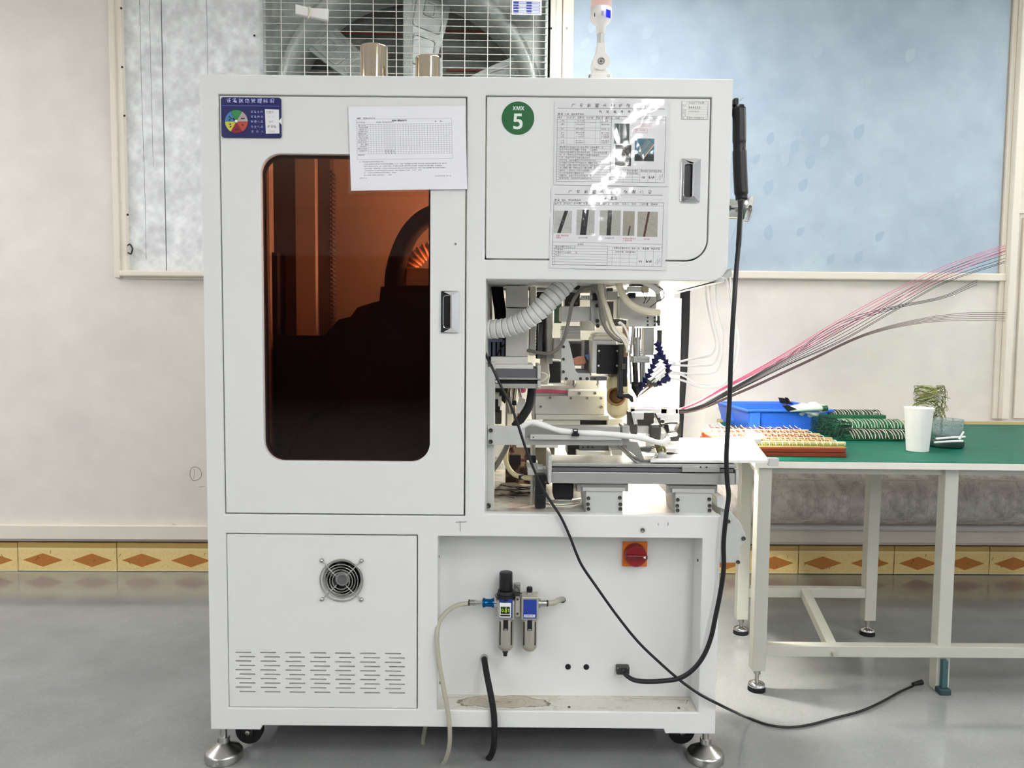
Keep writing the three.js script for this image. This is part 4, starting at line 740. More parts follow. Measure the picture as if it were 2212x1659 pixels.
{ const t = thing('valve_cluster', 'small grey and black valve blocks beside the upright under the left actuator', 'valve');
  mesh('manifold', box(-.0181,.0021,.8699,.9485, -0.36, -0.28, 0.002), M.alu, t);
  mesh('port_block', [box(-.0495,-.0364,.9533,.9691, -0.27, -0.22, 0.002), box(-.0389,-.0297,.9323,.9613, -0.25, -0.22, 0.002)], M.paintGrey, t);
  mesh('coil', box(-.0497,-.0338,.9171,.9489, -0.3, -0.24, 0.003), M.black, t);
  mesh('lower_body', box(-.0494,-.0296,.8798,.9144, -0.3, -0.24, 0.002), M.darkSteel, t);
  mesh('cream_block', box(-.0136,.0023,.8681,.9081, -0.3, -0.24, 0.002), M.cream, t);
  mesh('dark_cover', prism([[-.0515,.979], [-.0053,.9795], [-.0051,.9522], [-.0212,.933], [-.0513,.9627]], -0.36, -0.3, 0.001), M.darkSteel, t); }
{ const t = thing('wire_loom', 'tangle of thin cream and brown wires hanging under the left actuator', 'wires');
  reseed(4); const mats = [M.cream, std(0x9a8a62, 0.5), M.brownWire, M.white];
  for (let k = 0; k < 12; k++) { const o = (k - 6) * 0.003; mesh('wire', tube([[.0081 + o, .9824, -0.26 + rr(-0.02, 0.02)], [.0084 + o * 1.3 + rr(-0.006, 0.006), .9503, -0.25], [.0114 + o + rr(-0.006, 0.006), .9209, -0.26], [.0065 + o * 0.6, .8658, -0.27]], 0.0016, 14, 6), mats[k % 4], t); }
  mesh('crumpled_tag', prism([[.0213,.9605], [.0384,.9527], [.036,.9277], [.0283,.9105], [.0112,.9169], [.0137,.9367]], -0.224, -0.218, 0.001), M.white, t);
  mesh('clip', box(.0005,.0137,.9344,.9476, -0.25, -0.23, 0.003), M.black, t); }
{ const t = thing('black_hose', 'thick black hose curving down behind the long beam at the left of the bay', 'hose');
  mesh('hose', tube([[.057,1.0002,-.2], [.0545,.9697,-.19], [.0482,.9395,-.18], [.0328,.9133,-.17], [.0088,.8808,-.17]], .0122, 30, 14), M.rubber, t); }
{ // long beam across the bay
  const t = thing('cross_beam', 'long pale aluminium beam bolted to the upright and crossing the bay', 'beam');
  const z = -0.035;
  const mp = mesh('mounting_plate', box(-.0625,.0349,.8499,.8983, -0.05, z, 0.001), M.paintGrey, t);
  screws(mp, z + 0.0005, [[-.054,.8877], [-.0538,.8581]], .0055);
  mesh('web', [box(.0353,.2859,.8663,.8969, -0.1, -0.06, 0.001), box(.0305,.2898,.8494,.8677, -0.1, -0.042, 0.001)], M.alu, t);
  mesh('ledge', box(.0481,.2843,.865,.8777, -0.06, -0.028, 0.002), M.aluLight, t);
  screw(t, [.0564,.8716,-.027], 0.0018, M.screw);
  mesh('head_block', [box(.2895,.3089,.8494,.9006, -0.12, -0.05, 0.002), box(.2622,.3012,.8355,.8625, -0.12, -0.06, 0.002)], M.alu, t);
}
{ const t = thing('sheathed_hose', 'white sleeved hose lying along the long beam with a black clip', 'hose');
  mesh('sleeve', tube([[.0158,.8821,-.06], [.0275,.8975,-.035], [.0512,.9104,-.03], [.0837,.9023,-.03], [.1198,.8905,-.03], [.1678,.885,-.03], [.2338,.882,-.03], [.2998,.8765,-.03], [.348,.8697,-.03], [.3757,.8615,-.03], [.3969,.8591,-.04], [.4108,.8676,-.05]], (q) => .0074 * (1 + 0.07 * Math.sin(q * 40)), 90, 12), M.white, t);
  mesh('clip', [box(.1586,.1705,.879,.8946, -0.03, -0.012, 0.001), box(.1551,.1742,.8766,.8838, -0.03, -0.014, 0.001)], M.black, t);
  mesh('clip_window', box(.1603,.1674,.8908,.8938, -0.014, -0.0112), M.white, t); }
{ // slide table with its bed of pink wire
  const t = thing('slide_table', 'long pale machined slide block carrying pink wire across the middle of the bay', 'slide');
  const z = -0.33;
  const body = mesh('body', box(.0695,.2774,.8988,.9542, -0.5, z, 0.003), M.aluLight, t);
  mesh('lower_body', box(.0712,.2904,.8837,.8989, -0.5, z + 0.004, 0.002), M.aluLight, t);
  mesh('end_cap', box(.0613,.071,.8784,.9504, -0.5, z - 0.01, 0.002), M.alu, t);
  for (const g of [box(.0953,.2047,.8641,.8822, -0.46, -0.34), box(.2852,.3307,.8627,.8876, -0.46, -0.33)]) mesh('lower_rail', g, M.inside, t);
  mesh('black_gap_box', box(.2066,.289,.8612,.8781, -0.46, -0.36), M.black, t);  // black stands in for the unlit gap below the slide
  screws(body, z + 0.0005, [[.1132,.9495], [.1752,.9487], [.2234,.9491], [.2647,.9495], [.086,.9229], [.2665,.9232]], .0041, M.bolt);
  const tp = mesh('guide_block', [box(.1668,.2806,.953,.9725, -0.48, -0.335, 0.002), box(.1644,.2838,.9703,1.0012, -0.5, -0.37, 0.003)], M.white, t);
  screws(tp, -0.334, [[.2001,.9624], [.2469,.9642]], .0047, M.bolt);
  mesh('pin', [lathe([[0, 0], [0.002, 0.004], [0.007, 0.011], [0.004, 0.012], [0.004, 0.03], [0, 0.03]], [.1868,.977,-.36], 12), lathe([[0, 0], [0.002, 0.004], [0.007, 0.011], [0.004, 0.012], [0.004, 0.03], [0, 0.03]], [.2593,.9777,-.36], 12)], M.bolt, t);
  mesh('wire_tray', box(.0731,.1746,.9463,.9836, -0.5, -0.36, 0.002), M.white, t);
  reseed(12);
  for (let k = 0; k < 11; k++) { const y = .9673 + (k % 4) * 0.0022 - 0.003, z2 = -0.35 - Math.floor(k / 4) * 0.005; mesh('pink_wire', tube([[.0681, y, z2], [.1167, y + rr(-0.001, 0.001), z2], [.1736, y - 0.003, z2]], 0.0013, 8, 6), M.pink, t); }
  mesh('pink_end', ball([.0314,.9757,-.3], .0108, 12).scale(1, 1, 1), M.pink, t);
}
{ // upper gantry
  const t = thing('gantry_bracket', 'grey machined L-shaped bracket with a row of socket screws in the middle of the bay', 'bracket');
  const z = -0.2;
  const pl = mesh('side_plate', prism([[.1357,1.1226], [.1538,1.1227], [.1591,1.1125], [.1784,1.0351], [.1849,1.0299], [.2186,1.0289], [.2189,1.0101], [.1386,1.0087]], -0.23, z, 0.001), M.paintGrey, t);
  screws(pl, z, [[.1425,1.1033], [.1429,1.0684], [.1434,1.0334], [.1515,1.014], [.1916,1.0144], [.2098,1.0146]], .0044);
  mesh('foot_bar', box(.2188,.2655,1.0097,1.0201, -0.26, -0.202, 0.001), M.aluDark, t); screw(t, [.2318,1.0148,-.2], .0032, M.screw);
  mesh('rear_black_boxes', [box(.1745,.2334,1.0407,1.1168, -0.54, -0.44, 0.004), box(.178,.2281,1.0454,1.1126, -0.45, -0.432, 0.004)], M.black, t);  // black boxes added at the dark patch behind the bracket
  mesh('low_black_boxes', [box(.1178,.1561,.9754,1.0508, -0.6, -0.5, 0.004), box(.0936,.1202,1.0446,1.0697, -0.58, -0.5, 0.003)], M.black, t);  // further black boxes, set at the dark patch lower left
  mesh('back_plate', box(.1208,.1424,1.0649,1.1271, -0.36, -0.3, 0.002), M.aluLight, t);
  mesh('rear_arm', [box(.2105,.2321,1.0169,1.1211, -0.4, -0.3, 0.002), box(.186,.2153,1.0243,1.0363, -0.34, -0.26, 0.002)], M.aluDark, t);
}
{ const t = thing('foam_pad', 'small salmon-pink pad with a pale blue corner between bracket and motor', 'pad');
  mesh('pad', prism([[.1764,1.0673], [.1924,1.0742], [.2085,1.0757], [.2155,1.057], [.2102,1.0515], [.1834,1.05]], -0.3, -0.28, 0.002), std(0xf2a789, 0.6), t);
  mesh('corner', prism([[.2102,1.0787], [.2222,1.0808], [.2224,1.0668], [.2184,1.0641]], -0.285, -0.275, 0.001), std(0x7aa6ea, 0.5), t); }
{ const t = thing('gantry_unit', 'grey block and vertical plate at the top centre of the bay with large screws', 'machine head');
  mesh('cross_block', box(.1348,.2185,1.1745,1.2155, -0.3, -0.2, 0.003), M.inside, t);
  const vp = mesh('vertical_plate', prism([[.2136,1.2937], [.2556,1.2941], [.2578,1.1698], [.2502,1.1634], [.2311,1.1632], [.2168,1.1771]], -0.21, -0.18, 0.001), M.alu, t);
  screws(vp, -0.18, [[.2327,1.2179], [.2334,1.1759], [.2349,1.162]], .0056);
  const up = mesh('upper_plate', box(.1545,.2212,1.2561,1.303, -0.28, -0.24, 0.002), M.alu, t);
  screw(up, [.1807,1.2729,-.239], .0079, M.screw); mesh('bolt_ring', torus([.1806,1.2729,-.238], .0086, 0.001), M.darkSteel, t);
  mesh('dark_bracket', box(.1485,.1922,1.2189,1.2583, -0.32, -0.26, 0.002), M.claw, t); screws(t, -0.259, [[.1619,1.2267], [.1818,1.2269]], .0043, M.bolt);
  mesh('finned_block', Array.from({ length: 6 }, (_, k) => box(.1417,.1947,1.1563,1.1621, -0.34, -0.26 - (k % 2) * 0.003, 0.001).translate(0, -k * .0066, 0)), M.alu, t);
  mesh('lower_lip', box(.1389,.1944,1.1211,1.1251, -0.34, -0.25), M.white, t);
  mesh('cream_cover', box(.1969,.2414,1.1495,1.1764, -0.4, -0.3, 0.003), M.white, t); mesh('label_strip', box(.1908,.2178,1.235,1.2427, -0.24, -0.2, 0.001), M.white, t);
  mesh('cable_comb', Array.from({ length: 7 }, (_, k) => box(.1881,.1913,1.2348,1.2449, -0.19, -0.17).translate(k * .0051, 0, 0)), M.white, t);
  mesh('black_connector', box(.2188,.2339,1.231,1.2511, -0.2, -0.155, 0.002), M.black, t);
  mesh('strap', box(.2339,.2478,1.2349,1.2449, -0.19, -0.16, 0.001), M.darkSteel, t);
}
{ const t = thing('stepper_motor', 'black square stepper motor with four white corner screws in the middle of the bay', 'motor');
  const z = -0.19; const f = mesh('front_face', box(.2363,.2994,1.0286,1.1098, -0.24, z, 0.002), M.black, t);
  for (const p of [[.241,1.0928,-.19], [.2925,1.0933,-.19], [.2404,1.0516,-.19], [.292,1.0521,-.19]]) screw(f, [p[0], p[1], z], .003, M.white);
  mesh('flange', box(.223,.236,1.0304,1.1209, -0.34, -0.195, 0.001), M.aluLight, t);
  mesh('body_top', prism([[.2259,1.1259], [.2372,1.1441], [.2839,1.1472], [.292,1.1265], [.2923,1.1097], [.2261,1.1091]], -0.34, -0.205, 0.003), M.white, t);
  mesh('top_rib', [box(.2261,.2881,1.1237,1.1302, -0.33, -0.198, 0.001), box(.2298,.2775,1.1353,1.1391, -0.33, -0.2, 0.001)], M.cream, t);
  mesh('right_rail', box(.2985,.3049,.9608,1.1104, -0.24, -0.17), M.blackMatt, t); }
{ // tool head plate and its cylinders
  const t = thing('tool_unit', 'pale grey tool head plate with six holes and slim air cylinders under it', 'tool head');
  const z = -0.18;
  const pl = mesh('plate', prism([[.2947,1.2439], [.3967,1.2448], [.3972,1.1609], [.3231,1.1602], [.3227,1.1806], [.2959,1.1829]], -0.24, z, 0.002), M.aluLight, t);
  screws(pl, z, [[.3724,1.1861], [.3916,1.1863], [.3726,1.176], [.3918,1.1761], [.3729,1.1658], [.392,1.166]], .0028);
  mesh('side_bar', [box(.2615,.2923,1.2344,1.2587, -0.3, -0.2, 0.002), box(.293,.3008,1.1837,1.2458, -0.3, -0.22, 0.002)], M.inside, t);
  mesh('black_filler', prism([[.2773,1.2431], [.302,1.2433], [.3054,1.2024], [.3195,1.1834], [.3415,1.1809], [.3446,1.1645], [.3061,1.1641], [.2811,1.183]], -0.4, -0.34, 0.002), M.black, t);  // black piece filling the dark patch left of the plate
  mesh('slot_bar', box(.2612,.2779,1.2586,1.2676, -0.25, -0.2, 0.001), M.claw, t);
  const c = (x0, x1, y0, y1, r, m, name, zz = -0.17) => mesh(name, cyl([x0, y0, zz], [x1, y1, zz], r, r, 16), m, t);
  for (const x of [.336, .3436, .3512]) c(x, x, 1.1578, 1.1235, 0.0025, M.claw, 'rod');
  mesh('guide_block', box(.3653,.3936,1.0812,1.1595, -0.24, -0.19, 0.002), M.alu, t);
  mesh('bellows', Array.from({ length: 5 }, (_, k) => cyl([.3574, 1.1007 - k * 0.006, -0.17], [.3574, 1.0969 - k * 0.006, -0.17], 0.009)), M.alu, t);
  c(.3412, .3437, 1.1324, 1.0767, .0102, M.steel, 'cylinder');
  mesh('clamp', box(.331,.3782,1.0612,1.0803, -0.22, -0.16, 0.003), M.alu, t);
  c(.3379, .343, 1.0639, .9927, .0076, M.darkSteel, 'spindle');
  c(.3587, .3612, 1.0638, .9998, .0083, M.steel, 'spindle');
  mesh('slender_rod', [cyl([.3204, 1.0919, -0.15], [.3254, 1.0034, -0.15], 0.0025), cyl([.329, 1.1625, -0.15], [.3224, 1.0857, -0.15], 0.004)], M.steel, t);
  mesh('nozzle', lathe([[0.001, 0], [0.003, 0.008], [0.016, 0.028], [0.017, 0.046], [0, 0.046]], [.3443,.9633,-.16], 20), M.black, t);
  mesh('dark_fitting', [cyl([.4045,1.152,-.17], [.404,1.1152,-.17], 0.007), cyl([.3996,1.2014,-.17], [.4017,1.1634,-.17], 0.004), ball([.4002,1.1748,-.17], 0.006)], M.darkSteel, t);
  mesh('brass_fitting', cyl([.4039,1.1202,-.17], [.4016,1.1075,-.17], 0.008), std(0x6a4c26, 0.35, 0.8), t);
  mesh('copper_strip', box(.3161,.3334,1.076,1.1688, -0.27, -0.26), std(0x9a7a60, 0.5, 0.2), t);
}
{ const t = thing('probe_arm', 'flat black vertical arm with a hooked foot in front of the cream chute', 'arm');
  const z = -0.13;
  mesh('arm_plate', box(.289,.3015,.9705,1.1122, -0.16, z, 0.001), std(0x2b2a26, 0.5, 0.3), t);
  mesh('arm_block', box(.3018,.3131,.9976,1.0795, -0.17, -0.135, 0.002), M.black, t);
  mesh('sensor', box(.2956,.3069,1.0449,1.0599, -0.15, -0.125, 0.001), M.claw, t);
  mesh('hook', prism([[.3015,.9768], [.3165,.9795], [.328,.972], [.3308,.957], [.3258,.9544], [.3206,.9644], [.3017,.9693]], -0.16, -0.128, 0.001), std(0x2b2a26, 0.5, 0.3), t); }
{ // cream chute cut open, brown inside
  const t = thing('cream_chute', 'cream rounded waste chute with a round brown-lined mouth', 'chute');
  const z = -0.24, [cx, cy] = [.3023,.9309], r = .0316;
  const ev = new Evaluator(); ev.attributes = ['position', 'normal'];
  const cap = new THREE.CapsuleGeometry(r, r * 2.3, 10, 36).toNonIndexed(); cap.deleteAttribute('uv'); cap.translate(cx, cy + r * 1.1, z);
  const cut = new THREE.CylinderGeometry(r * 0.8, r * 0.7, r * 2.2, 36).rotateX(Math.PI / 2 - 0.25).toNonIndexed(); cut.deleteAttribute('uv'); cut.translate(cx - r * 0.24, cy + r * 1.05, z + r * 0.75);
  const A = new Brush(cap), B = new Brush(cut); A.updateMatrixWorld(); B.updateMatrixWorld();
  const res = ev.evaluate(A, B, SUBTRACTION).geometry;
  mesh('chute_body', res, std(0xe9dcae, 0.55, 0, { bumpMap: plasterBump, bumpScale: 0.002 }, 8), t);
  const [mx, my] = [.2909,.9699];
  mesh('mouth_lining', Array.from({ length: 5 }, (_, k) => torus([0, 0, -k * 0.007], r * (0.75 - k * 0.025), 0.0035, 8, 32).rotateX(-0.25).translate(cx - r * 0.24, cy + r * 1.08, z + r * 0.86)), std(0xb88d58, 0.5), t); void mx; void my;
  mesh('mouth_floor', lathe([[0, 0], [r * 0.62, 0], [r * 0.62, -0.003], [0, -0.003]], [0, 0, 0], 32, Math.PI / 2 - 0.25).translate(cx - r * 0.24, cy + r * 1.05, z + r * 0.4), std(0xa87c48, 0.6), t);
  mesh('upper_lip', prism([[.2714,1.0326], [.2991,1.0342], [.3033,1.0171], [.3039,.9866], [.2735,.9864], [.2756,1.0168], [.2702,1.0234]], -0.27, -0.23, 0.004), M.cream, t);
}
{ // wire bed at the right with its white frame
  const t = thing('wire_bed', 'white framed tray with pink wires lying in it, right of the cream chute', 'tray');
  const zf = -0.22, zb = -0.36;
  const q = [[.343, 0, 0], [.4676, 0, 0]];
  mesh('tray_base', slab([[q[0][0], zf], [q[1][0], zf], [q[1][0], zb], [q[0][0], zb]], 0.905, 0.913), M.white, t);
  mesh('frame_bar', [box(q[0][0] - 0.006, q[1][0] + 0.004, 0.905, 0.93, zf - 0.008, zf, 0.001), box(q[0][0] - 0.006, q[1][0], 0.905, 0.935, zb, zb + 0.008, 0.001), box(q[0][0] - 0.006, q[0][0] + 0.006, 0.905, 0.935, zb, zf, 0.001), box(q[1][0] - 0.045, q[1][0] - 0.028, 0.905, 0.936, zb, zf, 0.001), box(q[1][0] - 0.004, q[1][0] + 0.006, 0.905, 0.934, zb, zf, 0.001)], M.white, t);
  mesh('front_block', box(.404,.4716,.889,.9178, -0.3, -0.2, 0.002), M.white, t);
  reseed(33); for (let k = 0; k < 14; k++) { const z2 = zf - 0.03 - k * 0.006; mesh('pink_wire', tube([[q[0][0], 0.918, z2], [q[0][0] + 0.05, 0.92 + rr(0, 0.004), z2 + rr(-0.004, 0.004)], [q[1][0] - 0.03, 0.921 + rr(0, 0.004), z2], [q[1][0] + 0.01, 0.926, z2]], 0.0014, 14, 6), M.pink, t); }
  for (let k = 0; k < 3; k++) mesh('dark_wire', tube([[q[0][0] + 0.02, 0.916, zf - 0.02 - k * 0.004], [q[0][0] + 0.07, 0.919, zf - 0.022], [q[1][0] - 0.02, 0.919, zf - 0.024]], 0.0012, 10, 6), M.greyWire, t);
  mesh('support', box(.3954,.4867,.7893,.8772, -0.42, -0.3, 0.002), M.white, t);
}
{ // gripper under the wire bed
  const t = thing('gripper_jaws', 'dark grey machined gripper jaws at the right end of the long beam', 'gripper');
  const P2 = (l, zb, zf, m, n) => mesh(n, prism(l, zb, zf, 0.001), m, t);
  P2([[.3129,.9321], [.3204,.9322], [.3359,.8987], [.3377,.87], [.3241,.8673], [.3138,.8885]], -0.14, -0.1, M.claw, 'jaw');
  P2([[.3188,.9332], [.325,.9295], [.3355,.9011], [.3269,.8985]], -0.13, -0.092, M.aluLight, 'jaw_face');
  P2([[.346,.926], [.3904,.9264], [.39,.8868], [.3468,.8839]], -0.18, -0.15, M.claw, 'holder');
  mesh('pale_block', [box(.3331,.3597,.908,.927, -0.17, -0.135, 0.001), box(.3407,.3745,.8725,.8902, -0.15, -0.12, 0.001)], M.inside, t);
  mesh('body', [box(.3711,.4021,.8542,.8979, -0.14, -0.1, 0.008)], M.claw, t);
  P2([[.304,.8562], [.336,.8541], [.3529,.8108], [.3544,.7984], [.3294,.8168], [.3068,.8352]], -0.12, -0.08, M.alu, 'lower_arm');
  P2([[.3412,.8405], [.3732,.8408], [.3722,.8308], [.3661,.8271], [.3464,.8281]], -0.1, -0.08, M.aluDark, 'link_plate');
  mesh('pin', [cyl([.3707,.8407,-.08], [.3854,.8458,-.08], 0.0012), cyl([.372,.837,-.08], [.3855,.8409,-.08], 0.0012)], M.darkSteel, t);
  P2([[.3816,.8516], [.4014,.8518], [.4069,.8268], [.3922,.8204]], -0.13, -0.1, std(0x6e6650, 0.4, 0.6), 'neck');
  mesh('knob', lathe([[0, 0.01], [0.0095, 0.01], [0.012, 0.007], [0.012, 0], [0, 0]], [0, 0, 0], 28, Math.PI / 2).scale(1, 1.05, 1).translate(...[.3956,.8206,-.06]), M.alu, t);
  mesh('collar', torus([.3985,.8351,-.07], 0.008, 0.0035, 8, 24), std(0x8a8456, 0.4, 0.6), t);
  mesh('probe', [lathe([[0.003, 0], [0.0042, 0.008], [0.0035, 0.014], [0.0012, 0.022], [0.0012, 0.029], [0, 0.029]], [0, 0, 0], 12, 0, -Math.PI / 2).translate(...[.4089,.8281,-.06])], M.black, t);
  mesh('linkage', [tube([[.3874,.927,-.12], [.394,.908,-.1], [.403,.8931,-.1]], 0.0022), tube([[.4004,.898,-.1], [.4255,.9009,-.12], [.4511,.8988,-.14]], 0.003), tube([[.3989,.9158,-.12], [.4016,.9032,-.12], [.409,.9083,-.12], [.4105,.8983,-.12]], 0.003)], M.darkSteel, t);
  P2([[.4183,.896], [.4284,.8935], [.4313,.8783], [.4265,.868], [.4212,.8782], [.416,.8858]], -0.16, -0.14, M.dark, 'cam');
  P2([[.4438,.8681], [.4646,.8683], [.4744,.8946], [.4765,.858], [.4704,.8408], [.4366,.8405]], -0.24, -0.2, M.claw, 'rear_bracket');
  mesh('air_fitting', [box(.4063,.4151,.8528,.873, -0.14, -0.12, 0.001), cyl([.42,.8668,-.12], [.4536,.8656,-.16], 0.006)], M.whitePlastic, t);
}
{ const t = thing('clear_hoses', 'pair of clear hoses drooping from the long beam to the gripper', 'hose');
  mesh('hose', tube([[.2657,.8597,-.07], [.2784,.85,-.045], [.3008,.8282,-.03], [.3272,.8083,-.02], [.3537,.8001,-.02], [.3794,.8035,-.03], [.3927,.8087,-.05]], 0.0032, 40), M.smokeTube, t);
  mesh('hose', tube([[.2706,.8598,-.07], [.2913,.8457,-.05], [.3205,.8195,-.04], [.3509,.81,-.04], [.3829,.816,-.05]], 0.0042, 40), M.smokeTube, t);
}
{ // long linear stage on two blocks
  const t = thing('linear_stage', 'long silver linear stage lying across the front of the bay', 'linear stage');
  const z = -0.012, zb = -0.15;
  mesh('top_cover', box(.1044,.5809,.7984,.8074, zb, z, 0.002), M.alu, t);
  mesh('slot', box(.1049,.575,.7933,.7982, zb, -0.02), M.dark, t);
  mesh('middle_strip', box(.1046,.5729,.7857,.7953, zb, z - 0.003, 0.001), M.aluDark, t);
  mesh('groove', box(.1051,.5754,.7813,.7855, zb, -0.02), M.darkSteel, t);
  mesh('extrusion', box(.1048,.5771,.7544,.7845, zb, z, 0.002), M.alu, t);
  mesh('end_plate', [box(.095,.1045,.7546,.8267, zb, z + 0.001, 0.003), box(.5782,.5865,.7555,.7928, zb, z + 0.001, 0.002)], M.aluLight, t);
  const car = mesh('carriage', box(.4385,.5348,.7884,.8028, zb, -0.004, 0.001), M.alu, t); screws(car, -0.0035, [[.4851,.8018], [.5005,.8014]], 0.0022);
}
for (const [k, label] of [[0, 'left of two pale blocks with socket screws carrying the linear stage'], [1, 'right of two pale blocks with socket screws carrying the linear stage']]) {
  const t = thing('support_block', label, 'support block'), dx = k ? .2323 : 0, z = -0.028, sh = k ? .0018 : 0;
  const b = mesh('block', box(.1956,.2908,.676,.7321, -0.13, z, 0.001).translate(dx, -sh, 0), M.paintGrey, t);
  screws(b, z, [[.2015,.7134], [.2834,.7154], [.2005,.6975], [.2849,.6983], [.2019,.6853], [.2851,.6861]].map((p) => [p[0] + dx, p[1] - sh]), .005);
  mesh('clamp', [box(.1819,.3023,.7426,.7499, -0.14, -0.03, 0.001), box(.1724,.1856,.7286,.7493, -0.14, -0.035, 0.001), box(.2964,.3061,.7298,.7505, -0.14, -0.035, 0.001)].map((g) => g.translate(dx, -sh, 0)), M.alu, t);
  mesh('top_pad', box(.1857,.2965,.7322,.7426, -0.13, -0.024, 0.001).translate(dx, -sh, 0), M.aluLight, t);
  mesh('stiffener', prism([[.1879,.7303], [.1964,.7304], [.1972,.6739], [.1936,.6739]].map((p) => [p[0] + dx, p[1] - sh]), -0.13, -0.04), M.alu, t);
}
{ const t = thing('stage_motor', 'black motor hanging under the left end of the linear stage', 'motor');
  mesh('body', box(.1122,.1645,.7068,.7462, -0.12, -0.05, 0.003), M.blackMatt, t); mesh('cap', box(.1151,.1615,.702,.7107, -0.115, -0.055, 0.002), M.black, t); }
{ const t = thing('cable_chain', 'upright black plastic drag chain at the left end of the linear stage', 'cable chain');
  for (let k = 0; k < 5; k++) mesh('link', [box(.0631,.0923,.7493,.7677, -0.1, -0.05, 0.004).translate(0, -k * .0173, 0), box(.0653,.0895,.765,.7699, -0.1, -0.046, 0.001).translate(0, -k * .0173, 0)], M.black, t); }
{ const t = thing('chain_bracket', 'pale metal bracket on top of the black drag chain', 'bracket');
  mesh('plate', [box(.0441,.0947,.7621,.7795, -0.13, -0.08, 0.001), box(.0696,.0855,.7789,.7863, -0.12, -0.07, 0.001)], M.aluLight, t);
  mesh('rod', cyl([.058,.842,-.12], [.0586,.7837,-.12], 0.007), M.steel, t);
  mesh('rod_collar', cyl([.0582,.8107,-.118], [.0585,.7904,-.118], 0.009), M.black, t);
  mesh('rod_base', [box(.0421,.0721,.7741,.7905, -0.16, -0.11, 0.002), cyl([.0586, byDeck, -0.12], [.0586, .7736, -0.12], 0.006)], M.alu, t); }
{ const t = thing('rear_housing', 'brown grimy metal housing behind the drag chain, low in the bay', 'housing');
  const grime = dataTex(256, (u, v) => { const a = nB(u, v), b = nC(v, u); const k = a * 0.6 + b * 0.4; return k > 0.58 ? [196, 170, 140] : k > 0.5 ? [128, 100, 84] : [78, 62, 50]; });
  mesh('cover', box(-.017,.1142,.6946,.82, -0.4, -0.3, 0.003), std(0xffffff, 0.3, 0.6, { map: grime }, 4), t);
  mesh('black_box', box(-.0061,.0278,.7557,.783, -0.3, -0.28, 0.002), M.black, t);
  mesh('top_plate', box(.014,.1367,.8065,.8148, -0.42, -0.28, 0.001), M.white, t);
  mesh('grey_panel', box(.0727,.1271,.7383,.8096, -0.32, -0.29, 0.001), std(0x77725f, 0.5, 0.3), t); }
{ const t = thing('rear_slide', 'dark slide with a black end block behind the linear stage', 'slide');
  mesh('black_block', box(.1655,.201,.7814,.8172, -0.4, -0.3, 0.002), M.black, t);
  mesh('slide_body', box(.1978,.2937,.7975,.8206, -0.4, -0.28, 0.002), M.aluDark, t); screws(t, -0.279, [[.2086,.8094], [.2234,.8095], [.2369,.8097]], .0027, M.black);
  mesh('end_block', box(.283,.2978,.7994,.8266, -0.38, -0.27, 0.002), M.alu, t);
  mesh('white_carrier', [box(.1896,.2888,.7856,.8005, -0.4, -0.26, 0.002), box(.2886,.3133,.7933,.834, -0.26, -0.2, 0.002)], M.white, t);
  mesh('leg', box(.1812, .2715, byDeck, .7865, -0.38, -0.34), M.alu, t); }
{ const t = thing('white_tray_plate', 'broad white plate sticking out to the right of the machine over the table', 'plate');
  const y = .8172, q = [[.3584,.806,-.0141], [.6682,.806,-.0239], [.7566,.806,-.4554], [.4869,.806,-.4479]].map((p) => [p[0], p[2]]);
  mesh('plate', slab(q, y - 0.0065, y), M.white, t);
  mesh('end_cap', [box(q[1][0] - 0.003, q[1][0] + 0.023, y - 0.014, y + 0.007, q[1][1] - 0.012, q[1][1] + 0.006, 0.002)], M.paintGrey, t);
  mesh('pale_lug', box(.7363,.769,.8081,.8224, -0.43, -0.4, 0.002), M.whitePlastic, t);
  mesh('rib', box(.4905, .6471, y - 0.0125, y - 0.0065, -0.3, -0.16), M.alu, t); }
{ const t = thing('cream_hose', 'yellowed hose bending round low at the left of the bay', 'hose');
  mesh('hose', tube([[-.0086,.841,-.14], [-.0159,.8039,-.14], [-.0093,.7745,-.14], [.0074,.7542,-.14], [.0327,.7473,-.13], [.0666,.7444,-.12]], .0069, 40, 10), std(0xd9cfa4, 0.4), t);
  mesh('clip', box(.0201,.0352,.7409,.7536, -0.16, -0.125, 0.002), M.black, t);
  mesh('grey_hose', tube([[-.0036,.8568,-.1], [-.0146,.8316,-.1], [-.0329,.7976,-.1], [-.0506,.7675,-.12]], .0074, 24, 10), M.smokeTube, t); }
{ const t = thing('scrap_wires', 'loose dark wire offcuts and pale cloth lying on the deck behind the upright', 'scraps');
  reseed(9); const c0 = [.0016,.672,-.2607];
  mesh('cloth', prism([[-0.05, 0.0], [-0.03, 0.02], [0.01, 0.022], [0.04, 0.008], [0.05, 0.0]], -0.04, 0.04, 0.004).translate(c0[0], byDeck + 0.003, c0[2]), std(0xb5ac98, 0.8), t);
  for (let k = 0; k < 14; k++) { const a = rr(-0.4, 0.4), x = c0[0] + rr(-0.03, 0.05), z = c0[2] + 0.05 + rr(-0.02, 0.03), y = byDeck + 0.005 + rr(0, 0.02), l = rr(0.02, 0.05); mesh('offcut', tube([[x - l, y + rr(-0.004, 0.01), z], [x, y + 0.004, z + 0.004], [x + l * Math.cos(a), Math.max(byDeck + 0.004, y + l * Math.sin(a) * 0.5), z]], 0.0014, 8, 5), k % 3 ? M.dark : M.brownWire, t); }
}
{ const t = thing('sleeved_lead', 'white sleeved lead lying on the deck under the stage motor', 'cable');
  mesh('lead', tube([[.0948,.682,-.1444], [.1276,.682,-.1168], [.1622,.682,-.124], [.1947,.682,-.1487]].map((p) => [p[0], byDeck + 0.008, p[2]]), 0.006, 24), M.white, t); }

